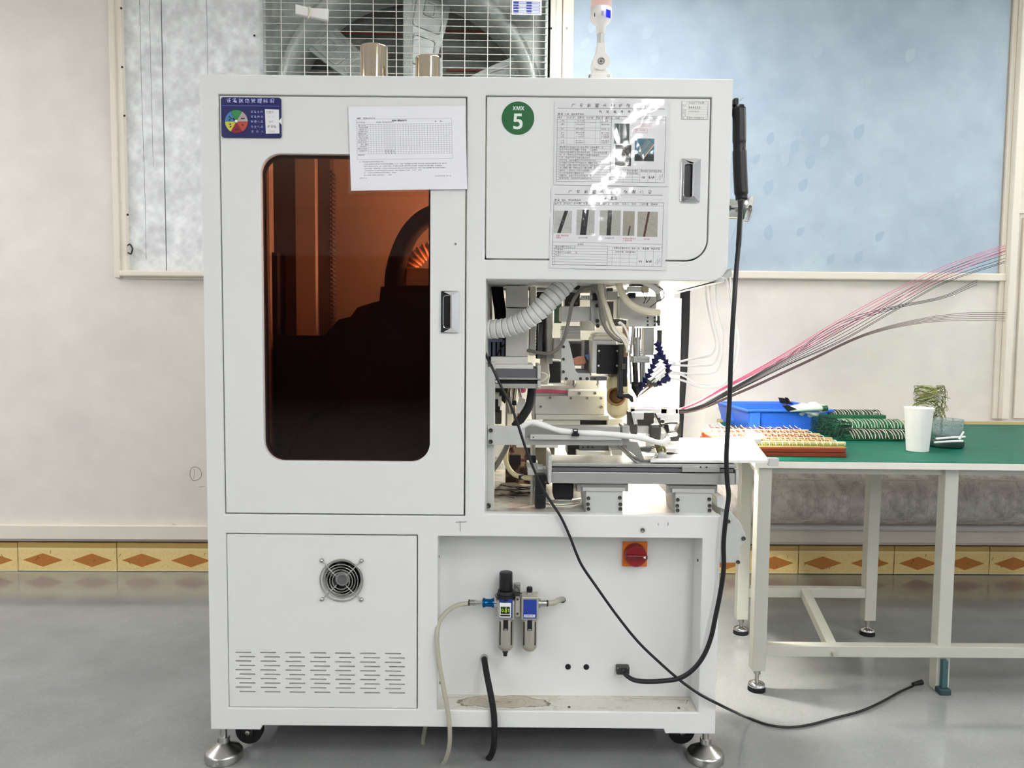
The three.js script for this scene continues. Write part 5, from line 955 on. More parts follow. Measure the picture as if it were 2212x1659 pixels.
// wires, tubes and hoses of the tool head
{ const t = thing('grey_looped_tube', 'glossy grey tube looping from the housing over the gantry to the tools', 'tube');
  mesh('tube', tube([[.0431,1.092,-.2], [.0744,1.0866,-.17], [.1053,1.0862,-.15], [.1297,1.1055,-.14], [.1436,1.1407,-.13], [.1529,1.1844,-.13], [.1623,1.2279,-.13], [.1793,1.2528,-.13], [.2041,1.2629,-.13], [.2241,1.2557,-.13], [.2333,1.2285,-.13], [.2403,1.1814,-.13], [.2558,1.148,-.13], [.2787,1.127,-.13], [.2965,1.1196,-.14]], .005, 90, 10), std(0x77736a, 0.22), t); }
{ const t = thing('white_lead_bundle', 'cream bundle of leads hanging past the gantry head down to the tools', 'cable');
  mesh('bundle', tube([[.2381,1.2951,-.16], [.2416,1.2419,-.15], [.2574,1.202,-.15], [.268,1.167,-.15], [.281,1.147,-.15], [.3002,1.1321,-.15], [.3146,1.107,-.15]], .0082, 60, 10), M.cream, t);
  reseed(21); for (let k = 0; k < 6; k++) mesh('lead', tube([[.2483,1.2919,-.15], [.246,1.2417,-.145], [.2615,1.1793,-.14], [.2848 + rr(-0.006, 0.006), 1.142, -0.135], [.3053 + rr(-0.008, 0.008), 1.1234 + rr(-0.004, 0.004), -0.135], [.3135 + rr(-0.006, 0.006), 1.0896, -0.14]], 0.0018, 30, 6), k % 2 ? M.white : M.cream, t);
  mesh('frayed_end', tube([[.2918,1.1671,-.14], [.2867,1.1733,-.14], [.2994,1.1647,-.14], [.3098,1.1473,-.14], [.3178,1.1198,-.14]], 0.0035, 20), M.white, t); }
{ const t = thing('white_lead_arc', 'thick white lead sweeping across the pale tool head plate', 'cable');
  mesh('lead', tube([[.2808,1.2947,-.15], [.2887,1.26,-.13], [.3054,1.2317,-.13], [.3332,1.2109,-.13], [.3646,1.2012,-.13], [.3965,1.1993,-.14]], .0094, 50, 12), M.cream, t);
  mesh('loose_wire', [tube([[.37,1.2906,-.15], [.3874,1.2702,-.14], [.4032,1.2598,-.13], [.4061,1.24,-.13], [.389,1.2275,-.13], [.3711,1.2128,-.14]], 0.0014, 40), tube([[.346,1.2568,-.13], [.3588,1.2396,-.13], [.3517,1.2234,-.13]], 0.0012)], M.brownWire, t); }
{ const t = thing('connector_cluster', 'white and clear plug connectors under the lip of the upper cabinet', 'connector');
  mesh('white_plug', [box(.3116,.3518,1.2553,1.269, -0.17, -0.15, 0.003), box(.3052,.3127,1.252,1.2595, -0.16, -0.14, 0.001)], M.white, t);
  mesh('dark_socket', [box(.3159,.3361,1.2394,1.2532, -0.2, -0.16, 0.003), box(.3204,.3582,1.2709,1.2822, -0.19, -0.155, 0.002)], M.dark, t);
  mesh('clear_plug', box(.3501,.3676,1.2525,1.2711, -0.16, -0.14, 0.002), std(0xcfc29c, 0.3), t);
  mesh('grey_valve', cyl([.3902,1.2553,-.14], [.3958,1.228,-.14], 0.007), M.steel, t);
  mesh('white_bundle', [tube([[.305,1.2907,-.16], [.3396,1.2846,-.14], [.3731,1.2694,-.13], [.3934,1.2523,-.13]], 0.008, 30), tube([[.3587,1.2951,-.18], [.3816,1.2782,-.15], [.4046,1.2584,-.15]], 0.006, 24)], M.white, t);
  mesh('hanging_wire', [tube([[.3487,1.2494,-.13], [.3564,1.2359,-.13], [.3529,1.2222,-.13]], 0.001), tube([[.3623,1.2495,-.13], [.3688,1.2397,-.13], [.3591,1.2235,-.13]], 0.001)], M.dark, t); }
{ // jointed blue coolant arms
  const arm = (label, pts) => {
    const t = thing('jointed_nozzle', label, 'jointed hose'), c = new THREE.CatmullRomCurve3(pts.map(v3)), L = c.getLength(), n = Math.max(3, Math.round(L / 0.0135));
    for (let k = 0; k < n; k++) { const p = c.getPointAt(k / n), q = c.getPointAt((k + 1) / n); mesh('bead', [cyl([p.x, p.y, p.z], [p.x + (q.x - p.x) * 0.75, p.y + (q.y - p.y) * 0.75, p.z + (q.z - p.z) * 0.75], 0.012, 0.0058, 12), ball([q.x, q.y, q.z], 0.005, 10)], M.navy, t); }
    const e = pts[pts.length - 1], d = pts[pts.length - 2]; mesh('tip', cyl(e, [e[0] + (e[0] - d[0]) * 0.5, e[1] + (e[1] - d[1]) * 0.5, e[2] + (e[2] - d[2]) * 0.5], 0.0045, 0.0015, 10), M.navy, t); return t;
  };
  arm('longest jointed navy blue nozzle arm, arching on the outside right of the tools', [[.3983,1.1152,-.16], [.4033,1.0902,-.15], [.4144,1.0704,-.14], [.4248,1.0529,-.14], [.4227,1.0353,-.14], [.4103,1.0276,-.14]]);
  arm('middle jointed navy blue nozzle arm, slanting down left towards the work point', [[.394,1.0803,-.14], [.3826,1.058,-.13], [.373,1.0378,-.13], [.361,1.0151,-.13], [.3514,.9949,-.13]]);
  arm('shortest jointed navy blue nozzle arm, lowest on the right by the white air tubes', [[.423,1.0214,-.14], [.4062,1.013,-.13], [.3913,1.0028,-.13]]);
  const t = thing('nozzle_needles', 'thin metal and clear needles fanning between the blue nozzle arms', 'needle');
  for (const [a, b] of [[[.4109,1.0487,-.12], [.3717,1.0158,-.12]], [[.4136,1.04,-.12], [.3768,1.0109,-.12]], [[.4113,1.0312,-.12], [.3843,1.011,-.12]], [[.4033,1.0561,-.12], [.3813,1.0359,-.12]]]) mesh('needle', cyl(a, b, 0.0028, 0.0018, 10), M.whitePlastic, t);
  mesh('hub', prism([[.3622,1.0151], [.3871,1.0242], [.3913,1.0028], [.3689,.9976]], -0.15, -0.12, 0.002), M.claw, t);
  mesh('long_tip', [cyl([.3795,1.0034,-.12], [.3389,.9705,-.12], 0.004, 0.001, 10), cyl([.3707,1.0058,-.12], [.3486,.9868,-.12], 0.003, 0.001, 10)], std(0x8a7462, 0.35, 0.7), t);
}
{ // white air tubes
  const T = [
    [[[.5328,1.3007,-.2], [.5372,1.2338,-.19], [.5491,1.17,-.18], [.5595,1.1128,-.17], [.5449,1.0862,-.16], [.4908,1.0746,-.15], [.4347,1.0618,-.14]], 'white air tube hanging leftmost below the upper cabinet, bending left to the nozzles'],
    [[[.5482,1.3015,-.21], [.5529,1.2216,-.2], [.5648,1.1574,-.19], [.5727,1.1,-.18], [.5545,1.0618,-.17], [.5,1.0553,-.16], [.4323,1.058,-.14]], 'white air tube second from the left below the upper cabinet'],
    [[[.5663,1.3024,-.22], [.571,1.2221,-.21], [.5872,1.1448,-.2], [.5836,1.0806,-.19], [.5628,1.0396,-.18], [.5005,1.0324,-.16], [.4276,1.0404,-.14]], 'white air tube in the middle of the hanging five, bending left lower down'],
    [[[.5988,1.3035,-.23], [.6139,1.2229,-.22], [.6262,1.1452,-.21], [.6155,1.0547,-.2], [.5831,1.0012,-.18], [.5206,.9944,-.16], [.467,1.0149,-.15], [.4205,1.0226,-.14]], 'white air tube drooping lowest of the five, outer side'],
    [[[.6134,1.3043,-.24], [.6305,1.1974,-.23], [.639,1.1193,-.22], [.624,1.0413,-.21], [.5857,1.0058,-.19], [.5228,1.0026,-.17], [.4602,1.0313,-.15], [.4202,1.0327,-.14]], 'white air tube hanging rightmost of the five beside the black cord'],
  ];
  for (const [pts, label] of T) { const t = thing('air_tube', label, 'tube'); mesh('tube', tube(pts, 0.0031, 70, 8), M.white, t); mesh('push_collar', cyl(pts[pts.length - 1], [pts[pts.length - 1][0] + 0.008, pts[pts.length - 1][1], pts[pts.length - 1][2]], 0.005, 0.004, 10), M.whitePlastic, t); }
}
{ const t = thing('black_riser_hose', 'thick black hose hanging behind the bay, just right of the white rear post', 'hose');
  mesh('hose', tube([[.6888,1.4407,-1.15], [.6905,1.2936,-1.15], [.6903,1.1455,-1.15], [.6865,.9964,-1.15], [.6788,.8464,-1.15], [.6744,.7143,-1.15], [.6709,.5434,-1.15]], .0196, 50, 14), M.rubber, t); }

// ================= cords, service unit, hand tool =================
{ // filter regulator in the service recess
  const t = thing('air_service_unit', 'twin-bowl compressed air filter and lubricator with blue faces and a black knob', 'air filter');
  const zb = -0.086, zc = -0.05, zf = -0.03;
  const bowl = (px, cx, y0, y1) => [cx, y0, y1, px];
  for (const [k, cx] of [[0, -.0106], [1, .0526]]) {
    const yT = .3859, yM = .3166, yB = .299, r = .0204, B = sub('bowl', t);
    mesh('bowl_guard', lathe([[0, yB], [r * 0.7, yB], [r * 0.95, yB + 0.006], [r, yB + 0.014], [r, yT], [0, yT]], [cx, 0, zc], 32), std(0xb3aea0, 0.35, 0.55), B);
    mesh('sight_slot', box(cx - 0.0065, cx + 0.0065, .3582, .3859, zc + r * 0.9, zc + r + 0.0008, 0.001), M.black, B);
    mesh('slot_latch', box(cx - 0.004, cx + 0.004, .3595, .3632, zc + r * 0.9, zc + r + 0.0016), M.steel, B);
    for (const s of [-1, 1]) mesh('side_window', tilt(box(-0.0022, 0.0022, yM - 0.001, yT - 0.006, r * 0.9, r + 0.0008, 0.001), [0, 0, 0], 0, s * 0.82).translate(cx, 0, zc), M.black, B);
    mesh('upper_body', box(cx - .0228, cx + .0228, yT, k ? .4498 : .4373, zc - 0.022, zf + 0.002, 0.004), std(0xb9b5a8, 0.4, 0.45), t);
    const lab = mesh('blue_face', box(cx - .0173, cx + .0173, .3922, .4425, zf, zf + 0.0036), M.blue, t); void lab;
  }
  const cx = -.0112;
  mesh('regulator_knob', lathe([[0, .5084], [0.0165, .5084], [0.0175, .5053], [0.0182, .4585], [0, .4585]], [cx, 0, zc], 32), M.black, t);
  mesh('knob_collar', [cyl([cx, .451, zc], [cx, .4598, zc], 0.023, 0.021, 28), cyl([cx, .4385, zc], [cx, .4498, zc], 0.0245, 0.0245, 28)], M.black, t);
  mesh('gauge_tag', box(-.0273,.0031,.3943,.434, -0.029, -0.0245, 0.001), M.white, t);
  const tex = canvasTex(128, 96, (x, w, h) => { sheet(x, w, h, '#17280a'); x.fillStyle = '#a9dc1e'; x.font = 'bold 60px sans-serif'; x.fillText('0.51', 8, 70); x.fillStyle = '#b8e63a'; x.fillRect(70, 6, 10, 80); });
  mesh('gauge_display', prep(new THREE.BoxGeometry(.0238, .019, 0.0006)).translate(-.0121, .4145, -0.0242), std(0xffffff, 0.3, 0, { map: tex }), t);
  mesh('gauge_bar', box(-.0247,.0008,.3981,.4025, -0.0246, -0.0238), M.darkSteel, t);
  const nt = canvasTex(128, 32, (x, w, h) => { sheet(x, w, h, '#d2d3da'); reseed(5); blurText(x, 10, 8, 100, 14, '#7d86b0', 2); });
  mesh('name_plate', prep(new THREE.BoxGeometry(.0297, .0077, 0.0006)).translate(.0518, .399, -0.0262), std(0xffffff, 0.4, 0, { map: nt }), t);
  const bx2 = .0201;
  mesh('joint_plate', box(bx2 - .006, bx2 + .006, .3943, .4431, zc, -0.032, 0.001), std(0xb9b5a8, 0.4, 0.45), t);
  screws(t, -0.0315, [[.0199,.4416], [.0202,.403]], .0031);
  mesh('wall_bracket', box(bx2 - .0073, bx2 + .0073, .4313, .4693, zb, -0.07, 0.001), M.steel, t); screw(t, [.0199,.4595,-.069], .0036, M.bolt);
  const dx = .0517;
  mesh('sight_dome', lathe([[0, 0.016], [0.006, 0.016], [0.0085, 0.01], [0.0105, 0.002], [0.0105, 0], [0, 0]], [dx, .4441, zc], 24), M.clearTube, t);
  mesh('filler_cap', lathe([[0, 0.014], [0.007, 0.014], [0.0078, 0.012], [0.0078, 0], [0, 0]], [dx, .4547, zc], 20), M.black, t);
  mesh('drain', lathe([[0, 0], [0.0055, 0], [0.0058, 0.008], [0.0075, 0.0095], [0.0078, 0.015], [0, 0.015]], [cx, .2813, zc], 20), M.black, t);
  mesh('lead_wire', tube([[.0125,.4558,-.05], [.0274,.4487,-.06], [.0449,.4409,-.065], [.05,.4341,-.07]], 0.0013), M.darkSteel, t);
  mesh('tag_wire', tube([[-.0387,.453,-.035], [-.0348,.4462,-.026], [-.0238,.4408,-.024], [-.0117,.4342,-.0255]], 0.001), M.dark, t);
  const yi = .4249;
  mesh('blue_coupler', lathe([[0, 0], [0.009, 0], [0.0135, 0.003], [0.0105, 0.009], [0.0105, 0.023], [0.0135, 0.03], [0.009, 0.033], [0, 0.033]], [0, 0, 0], 28, 0, Math.PI / 2).translate(-.0406, yi, zc), std(0x0b5a92, 0.18, 0.8), t);
  mesh('plug_steel', [cyl([-.0743, yi, zc], [-.0951, yi, zc], 0.007), cyl([-.0902, yi, zc], [-.0927, yi, zc], 0.0095), cyl([-.0338, yi, zc], [-.0436, yi, zc], 0.011)], M.chrome, t);
  mesh('hose_nut', [cyl([-.089, yi, zc], [-.1074, yi, zc], 0.0082, 0.0075)], M.steel, t); mesh('black_ring', cyl([-.1068, yi, zc], [-.1099, yi, zc], 0.0085), M.black, t);
  mesh('outlet_nut', [cyl([.0753, yi, zc], [.0814, yi, zc], 0.012, 0.012, 6), cyl([.0814, yi, zc], [.0974, yi, zc], 0.0085)], M.steel, t); mesh('outlet_ring', cyl([.0974, yi, zc], [.101, yi, zc], 0.0085), M.black, t);
  mesh('outlet_hose', tube([[.0998, yi, zc], [.1163,.4249,-.055], [.132,.4273,-.07], [.1433,.4229,-.09]], .0073, 24, 12), M.clearTube, t);
  mesh('outlet_grommet', lathe([[0, 0.001], [0.0075, 0.001], [0.0085, 0]], [0, 0, 0], 20, Math.PI / 2).translate(.1418, .4217, zb), M.darkSteel, t); void bowl;
}
{ const t = thing('air_supply_hose', 'clear yellowish air hose drooping from the service unit under the machine', 'hose');
  mesh('hose', tube([[-.1089,.4227,-.05], [-.1368,.4198,-.045], [-.1653,.4057,-.035], [-.1841,.3869,-.015], [-.1879,.3614,.008], [-.1837,.3017,.012], [-.1713,.2289,.014], [-.1579,.1548,.014], [-.153,.0917,.012], [-.1586,.0413,0], [-.1761,-.0032,-.02], [-.2037,-.0247,-.05], [-.2269,-.0192,-.09], [-.238,-.0004,-.12], [-.2376,.0196,-.15], [-.2335,.0387,-.16]], .0061, 120, 12), M.clearTube, t); }
{ const t = thing('inlet_cable', 'thick black cable leaving a steel gland in the recess and bending under the machine', 'cable');
  mesh('gland', [lathe([[0, 0.014], [0.0075, 0.014], [0.0095, 0.01], [0.0108, 0.002], [0.0108, 0], [0, 0]], [0, 0, 0], 20, Math.PI / 2).translate(-.0685, .2592, -0.087)], M.steel, t);
  mesh('cable', tube([[-.0683,.2592,-.08], [-.0662,.2612,-.055], [-.0588,.2368,-.025], [-.0481,.1977,-.002], [-.0389,.1477,.01], [-.0373,.0928,.012], [-.0411,.0431,-.01], [-.0554,-.0052,-.05], [-.0806,-.0415,-.12], [-.1198,-.078,-.22], [-.1779,-.1332,-.36], [-.2574,-.1858,-.5]], .0082, 90, 12), M.rubber, t); }
{ const t = thing('soldering_cord', 'thick black cord from the hanging hand tool down to the socket in the recess', 'cord');
  mesh('cord', tube([[.5931,1.4911,-.08], [.585,1.4429,-.06], [.5744,1.3801,-.03], [.561,1.2957,0], [.554,1.2255,.015], [.5494,1.133,.02], [.5477,1.0518,.022], [.5473,.9819,.022], [.5443,.9002,.024], [.5428,.8296,.024], [.5468,.7706,.024], [.5507,.7355,.026], [.545,.6889,.03], [.5394,.618,.032], [.5414,.5464,.032], [.5348,.4864,.032], [.5246,.4261,.032], [.5132,.3655,.032], [.4949,.316,.03], [.4695,.2798,.026], [.4397,.2551,.018], [.3981,.2389,0], [.3535,.228,-.02], [.3278,.2258,-.035], [.3115,.2314,-.05], [.3061,.2348,-.065]], (q) => .0061 * (q < 0.1 ? 1.15 : 1), 170, 10), M.black, t);
  mesh('plug', [box(.2888,.3239,.2239,.2457, -0.087, -0.066, 0.003), cyl([.3066,.236,-.068], [.3061,.235,-.056], 0.006, 0.0055)], std(0x33322f, 0.45), t);
  screws(t, -0.0655, [[.2918,.2432], [.3186,.2434]], .0024, M.bolt); }
{ const t = thing('power_lead', 'thin black lead crossing the machine front diagonally and lying on the floor by the table', 'cord');
  const f = [[.7169,.006,-.2593], [.7603,.006,-.225], [.8072,.006,-.2126], [.8681,.006,-.2243], [.9641,.006,-.2666], [1.0678,.006,-.3135], [1.16,.006,-.374], [1.2528,.006,-.444], [1.3137,.006,-.4841]];
  mesh('lead', tube([[-.0744,1.0959,-.09], [-.0646,1.0773,-.02], [-.0471,1.0456,.008], [-.0268,1.0039,.012], [-.0042,.962,.014], [.015,.9119,.016], [.0367,.8472,.016], [.0608,.7882,.016], [.085,.7381,.014], [.1068,.7044,.012], [.1273,.6735,.012], [.148,.6305,.012], [.1701,.5753,.012], [.1824,.5489,.012], [.2235,.4894,.014], [.2796,.4121,.014], [.3333,.3467,.014], [.3918,.2909,.014], [.4456,.2447,.014], [.4944,.2106,.014], [.5436,.1841,.012], [.6055,.1284,-.06], ...f], 0.0037, 220, 8), M.black, t);
  const e = f[f.length - 1], e0 = f[f.length - 2]; mesh('plug', cyl([e[0], 0.012, e[2]], [e[0] + 0.035, 0.014, e[2] - 0.012], 0.006, 0.009, 10), M.black, t); void e0; }
{ // hand tool hanging on the right flank
  const t = thing('hand_tool', 'black cylindrical hand tool hanging head down on the right flank of the machine', 'tool');
  const z = -0.1;
  mesh('handle', tube([[.5847,1.7374,-.1], [.587,1.6996,-.1], [.5883,1.6521,-.1], [.5911,1.5986,-.1], [.5952,1.5389,-.1], [.5989,1.4946,-.1]], (q) => .0173 * (q < 0.03 ? 0.8 : q < 0.4 ? 1 : q < 0.48 ? 0.94 : q < 0.94 ? 1.04 : 0.9), 60, 24), M.black, t);
  mesh('tip', [box(.5688,.582,1.735,1.755, -0.13, -0.09, 0.004)], M.dark, t);
  mesh('strain_relief', lathe([[0, 0], [0.006, 0], [0.009, 0.026], [0, 0.026]], [.5944,1.4654,-.09], 16), M.black, t);
  mesh('stray_hair', tube([[.5867,1.7492,-.1], [.5914,1.754,-.1], [.5961,1.7576,-.1]], 0.0005), M.dark, t);
  mesh('hang_loop', box(XR, .5706, 1.7113, 1.7396, -0.12, -0.1), M.darkSteel, t); void z; }
{ const t = thing('tool_holder', 'shiny bent steel holder with a clear clip on the right flank below the hand tool', 'holder');
  mesh('cup', [cyl([XR, 1.4866, -0.2], [.6417, 1.4866, -0.2], 0.027, 0.027, 28)], M.chrome, t);
  mesh('bent_plate', prism([[.6165,1.4535], [.6273,1.5048], [.6345,1.5122], [.642,1.5074], [.6356,1.4757], [.6264,1.4536]], -0.16, -0.13, 0.001), M.steel, t);
  mesh('clip', tube([[.6152,1.4775,-.12], [.6324,1.4777,-.12], [.6304,1.4619,-.12], [.6224,1.4436,-.12], [.6113,1.4447,-.12]], 0.003, 30), M.steel, t);
  screw(t, [.6271,1.4799,-.119], 0.0045, M.screw);
  mesh('green_tag', tube([[.606,1.4795,-.11], [.609,1.4626,-.11], [.607,1.4456,-.11]], 0.0025), std(0x1f5a34, 0.5), t);
  mesh('thin_wire', tube([[.5999,1.4426,-.14], [.5932,1.4179,-.14], [.5863,1.3957,-.14]], 0.0006), M.steel, t); }

// ================= wires running off to the right =================
{ const fan = (name, label, n, mat, r, make) => { const t = thing(name, label, 'wires'); for (let k = 0; k < n; k++) mesh('wire', tube(make(k, n), r, 60, 6), mat, t); };
  reseed(55);
  const st = (k, n) => [.4548, .9183 + (k - n / 2) * 0.0009, -0.28 - (k % 4) * 0.007];
  fan('pink_wires', 'bunch of thin pink wires rising from the bay towards the upper right', 5, M.pink, 0.0012, (k, n) => { const o = (k - n / 2) * 0.0042 + rr(-0.001, 0.001); return [st(k, n), [.5135, .9251 + o * 0.25, -0.32], [.6715, .9809 + o * 0.5, -0.45], [.8969, 1.0617 + o, -0.65], [1.1473, 1.1632 + o * 2.4, -0.85], [1.4228, 1.2742 + o * 3, -1.05], [1.7238, 1.3896 + o * 3.4, -1.25], [1.9732, 1.4722 + o * 2.6, -1.42], [2.2484, 1.5524 + o * 2, -1.6]]; });
  fan('dark_wires', 'dark grey wires fanning out from the bay to the white post at the right', 9, std(0x343233, 0.5), 0.00125, (k, n) => { const o = (k - n / 2) * 0.0055 + rr(-0.002, 0.002), hi = k < 6; return [st(k, n), [.5206, .9156 + o * 0.2, -0.32], [.7152, .9719 + o * 0.4, -0.5], [.9462, 1.0557 + o * 0.8, -0.7], [1.2407, 1.1645 + o * 1.8, -0.95], [1.5265, hi ? 1.2865 + o * 2 : 1.2422 + o, -1.15], [1.8544, hi ? 1.4181 + o * 2 : 1.2994 + o, -1.38], hi ? [2.2484, 1.5398 + o * 2.4, -1.6] : [2.1266, 1.3662 + o * 2, -1.6]]; });
  fan('low_wires', 'lower spray of grey wires drooping level towards the white post at the right', 5, M.brownWire, 0.0011, (k, n) => { const o = (k - n / 2) * 0.006; return [st(k, n), [.5208, .9114 + o * 0.2, -0.32], [.7365, .9587 + o * 0.3, -0.52], [1.0485, 1.0465 + o * 0.35, -0.8], [1.3742, 1.1483 + o * 0.4, -1.05], [1.7201, 1.2094 + o * 0.8, -1.3], [2.0316, 1.2362 + o * 1.4, -1.5], [2.2647, 1.2406 + o * 1.6, -1.6]]; });
}

// ================= the work table =================
const TY = 0.75;
const matTex = dataTex(256, (u, v) => { const t = (nB(u, v) - 0.5) * 16 + (nC(v, u) - 0.5) * 10; return [12 + t * 0.4, 98 + t, 78 + t]; });
{
  const t = thing('work_table', 'long work table with a green mat on a cream square-tube frame', 'table');
  const f = std(0xc2c2b6, 0.42), zf = -0.46, zb = -0.93, zt = -1.5, w = 0.043;
  const q = [[0.76, zf + 0.035], [2.7, zf + 0.045], [2.7, zt], [0.925, zt]];
  mesh('tabletop', slab(q, TY - 0.022, TY - 0.002), std(0xe9e6da, 0.45), t);
  mesh('mat', slab([[0.772, zf + 0.03], [2.69, zf + 0.04], [2.69, zt + 0.01], [0.935, zt + 0.01]], TY - 0.002, TY), phys({ color: 0xffffff, map: matTex, roughness: 0.55, specularIntensity: 0.25, clearcoat: 0.08, clearcoatRoughness: 0.1 }, 3), t);
  mesh('back_rim', box(0.93, 2.7, TY - 0.02, TY + 0.012, zt - 0.02, zt, 0.003), std(0xb9a878, 0.6), t);
  const xs = { fl: 0.797, fm: 1.395, bl: 0.885, bm: 1.37, fr: 2.5, br: 2.5 };
  const leg = (x, z, y0, n = 'leg') => mesh(n, box(x - w / 2, x + w / 2, y0, TY - 0.022, z - w / 2, z + w / 2, 0.003), f, t);
  leg(xs.fl, zf, 0.07); leg(xs.fm, zf - 0.02, 0.0); leg(xs.bl, zb, 0.06); leg(xs.bm, zb, 0.06); leg(xs.fr, zf, 0.07); leg(xs.br, zb, 0.06);
  mesh('apron', [bar([xs.fl, TY - 0.035, zf - 0.03], [2.6, TY - 0.035, zf - 0.03], 0.03, 0.026)], f, t); mesh('apron', bar([xs.bl, TY - 0.04, zb], [2.6, TY - 0.04, zb], 0.034, 0.034), f, t);
  mesh('apron', [bar([xs.fl, TY - 0.042, zf], [1.0, TY - 0.042, zt + 0.04], 0.034, 0.034)], f, t);
  const yb = 0.135, yk = 0.165;
  mesh('stretcher', bar([xs.fl, yb, zf], [2.6, yb, zf - 0.01], 0.036, 0.036), f, t);
  mesh('stretcher', bar([xs.bl, yk, zb], [xs.bm, yk, zb], 0.036, 0.036), f, t);
  mesh('stretcher', bar([1.125, yk, zb], [1.04, yb + 0.002, zf - 0.02], 0.032, 0.034), f, t);
  mesh('tube_bolt', cyl([1.035, yb - 0.004, zf + 0.016], [1.035, yb - 0.004, zf + 0.03], 0.0095, 0.0085, 16), std(0xbdbcae, 0.4, 0.4), t);
  for (const [x, z, y0] of [[xs.fl, zf, 0.07], [xs.bl, zb, 0.06], [xs.bm, zb, 0.06], [xs.fr, zf, 0.07], [xs.br, zb, 0.06]]) { const g = sub('levelling_foot', t);
    mesh('pad', lathe([[0, 0.03], [0.01, 0.03], [0.024, 0.024], [0.027, 0.018], [0.027, 0.012], [0, 0.012]], [x, 0, z], 28), M.chrome, g); mesh('rubber_ring', cyl([x, 0, z], [x, 0.012, z], 0.028, 0.0275, 28), M.rubber, g); mesh('stem', [cyl([x, 0.025, z], [x, y0 + 0.004, z], 0.0065), cyl([x, y0 - 0.016, z], [x, y0 - 0.004, z], 0.011, 0.011, 6)], M.steel, g); }
  const hb = sub('brake_foot', t); mesh('stub', box(xs.fm - 0.012, xs.fm + 0.006, 0.02, 0.11, zf + 0.004, zf + 0.02, 0.002), std(0x3e5f62, 0.5), hb); mesh('foot_plate', box(xs.fm - 0.022, xs.fm + 0.014, 0.0, 0.02, zf - 0.005, zf + 0.03, 0.004), std(0x2c4448, 0.5), hb);
}
{ // blue bin
  const t = thing('blue_bin', 'bright blue plastic parts bin with flared rim on the green mat', 'bin');
  const B = std(0x3a78f0, 0.38), x0 = -0.135, x1 = 0.17, z0 = -0.17, z1 = 0.16, h = 0.085, fl = 0.02, th = 0.004;
  const wall = (a, b, c, d) => { const g = new THREE.BufferGeometry(); g.setAttribute('position', new THREE.BufferAttribute(new Float32Array([...a, ...b, ...c, ...a, ...c, ...d]), 3)); g.computeVertexNormals(); return g; };
  const ring = (o, y) => [[x0 - o, y, z1 + o], [x1 + o, y, z1 + o], [x1 + o, y, z0 - o], [x0 - o, y, z0 - o]];
  const lo = ring(0, 0), hi = ring(fl, h), li = ring(-th, th), hii = ring(fl - th, h), gs = [];
  for (let k = 0; k < 4; k++) { const n = (k + 1) % 4; gs.push(wall(lo[k], lo[n], hi[n], hi[k]), wall(li[n], li[k], hii[k], hii[n]), wall(hi[k], hi[n], hii[n], hii[k])); }
  gs.push(box(x0 + th, x1 - th, 0, th, z0 + th, z1 - th));
  mesh('bin_body', gs, B, t);
  mesh('rim', [box(x0 - fl - 0.012, x1 + fl + 0.012, h - 0.004, h + 0.004, z1 + fl - 0.004, z1 + fl + 0.014, 0.002), box(x0 - fl - 0.012, x1 + fl + 0.012, h - 0.004, h + 0.004, z0 - fl - 0.014, z0 - fl + 0.004, 0.002), box(x0 - fl - 0.014, x0 - fl + 0.004, h - 0.004, h + 0.004, z0 - fl - 0.01, z1 + fl + 0.01, 0.002), box(x1 + fl - 0.004, x1 + fl + 0.014, h - 0.004, h + 0.004, z0 - fl - 0.01, z1 + fl + 0.01, 0.002)], B, t);
  for (const [x, z] of [[x0 + 0.012, z1], [x1 - 0.012, z1], [x0 + 0.012, z0], [x1 - 0.012, z0]]) mesh('corner_post', prism([[x - 0.018, 0], [x + 0.018, 0], [x + 0.022, h - 0.003], [x - 0.022, h - 0.003]], z - 0.004, z + (z > 0 ? 0.022 : 0.004), 0.002), B, t);
  mesh('divider', box(x0 - 0.015, x1 + 0.015, 0.02, h + 0.012, -0.02, -0.014, 0.001), B, t);
  const p = [1.1119,.75,-1.1688]; t.position.set(p[0] - 0.012, TY + 0.0006, p[2] - z1 - 0.02); t.rotation.y = 0.07;
}
{ const t = thing('white_cloth', 'crumpled white cloth lying in the back of the blue bin', 'cloth');
  const p = [1.2252,.85,-1.4647]; reseed(17);
  const g = new THREE.SphereGeometry(1, 22, 14); const a = g.attributes.position; for (let i = 0; i < a.count; i++) { const k = 1 + 0.22 * Math.sin(a.getX(i) * 7 + a.getZ(i) * 5) * Math.cos(a.getY(i) * 6); a.setXYZ(i, a.getX(i) * 0.075 * k, a.getY(i) * 0.03 * k, a.getZ(i) * 0.04 * k); } g.computeVertexNormals();
  mesh('cloth', g.translate(p[0], TY + 0.085, p[2] + 0.26), M.white, t); }
{ const t = thing('black_clamp', 'black spring clamp resting on the white cloth in the blue bin', 'clamp'), z = -1.36;
  mesh('jaw', prism([[1.1553,.8726], [1.1753,.8708], [1.1917,.8589], [1.2201,.8452], [1.164,.8486]], z - 0.02, z, 0.002), M.dark, t);
  mesh('jaw', prism([[1.1796,.8737], [1.1876,.8738], [1.2002,.8539], [1.1903,.8518]], z - 0.01, z + 0.012, 0.001), M.dark, t); }
{ const t = thing('green_handled_scraper', 'pale bladed tool with a dark head and dark green handle end across the blue bin', 'tool');
  mesh('shaft', cyl([1.1176,.8393,-1.13], [1.2512,.8499,-1.13], 0.006, 0.009, 12), std(0xc6d6c4, 0.4), t);
  mesh('handle_end', cyl([1.2475,.8489,-1.13], [1.2679,.851,-1.13], 0.012, 0.011, 14), std(0x1f5634, 0.5), t);
  mesh('head', prism([[1.0911,.8587], [1.102,.8644], [1.1435,.8462], [1.1103,.8384]], -1.15, -1.12, 0.002), M.dark, t); }
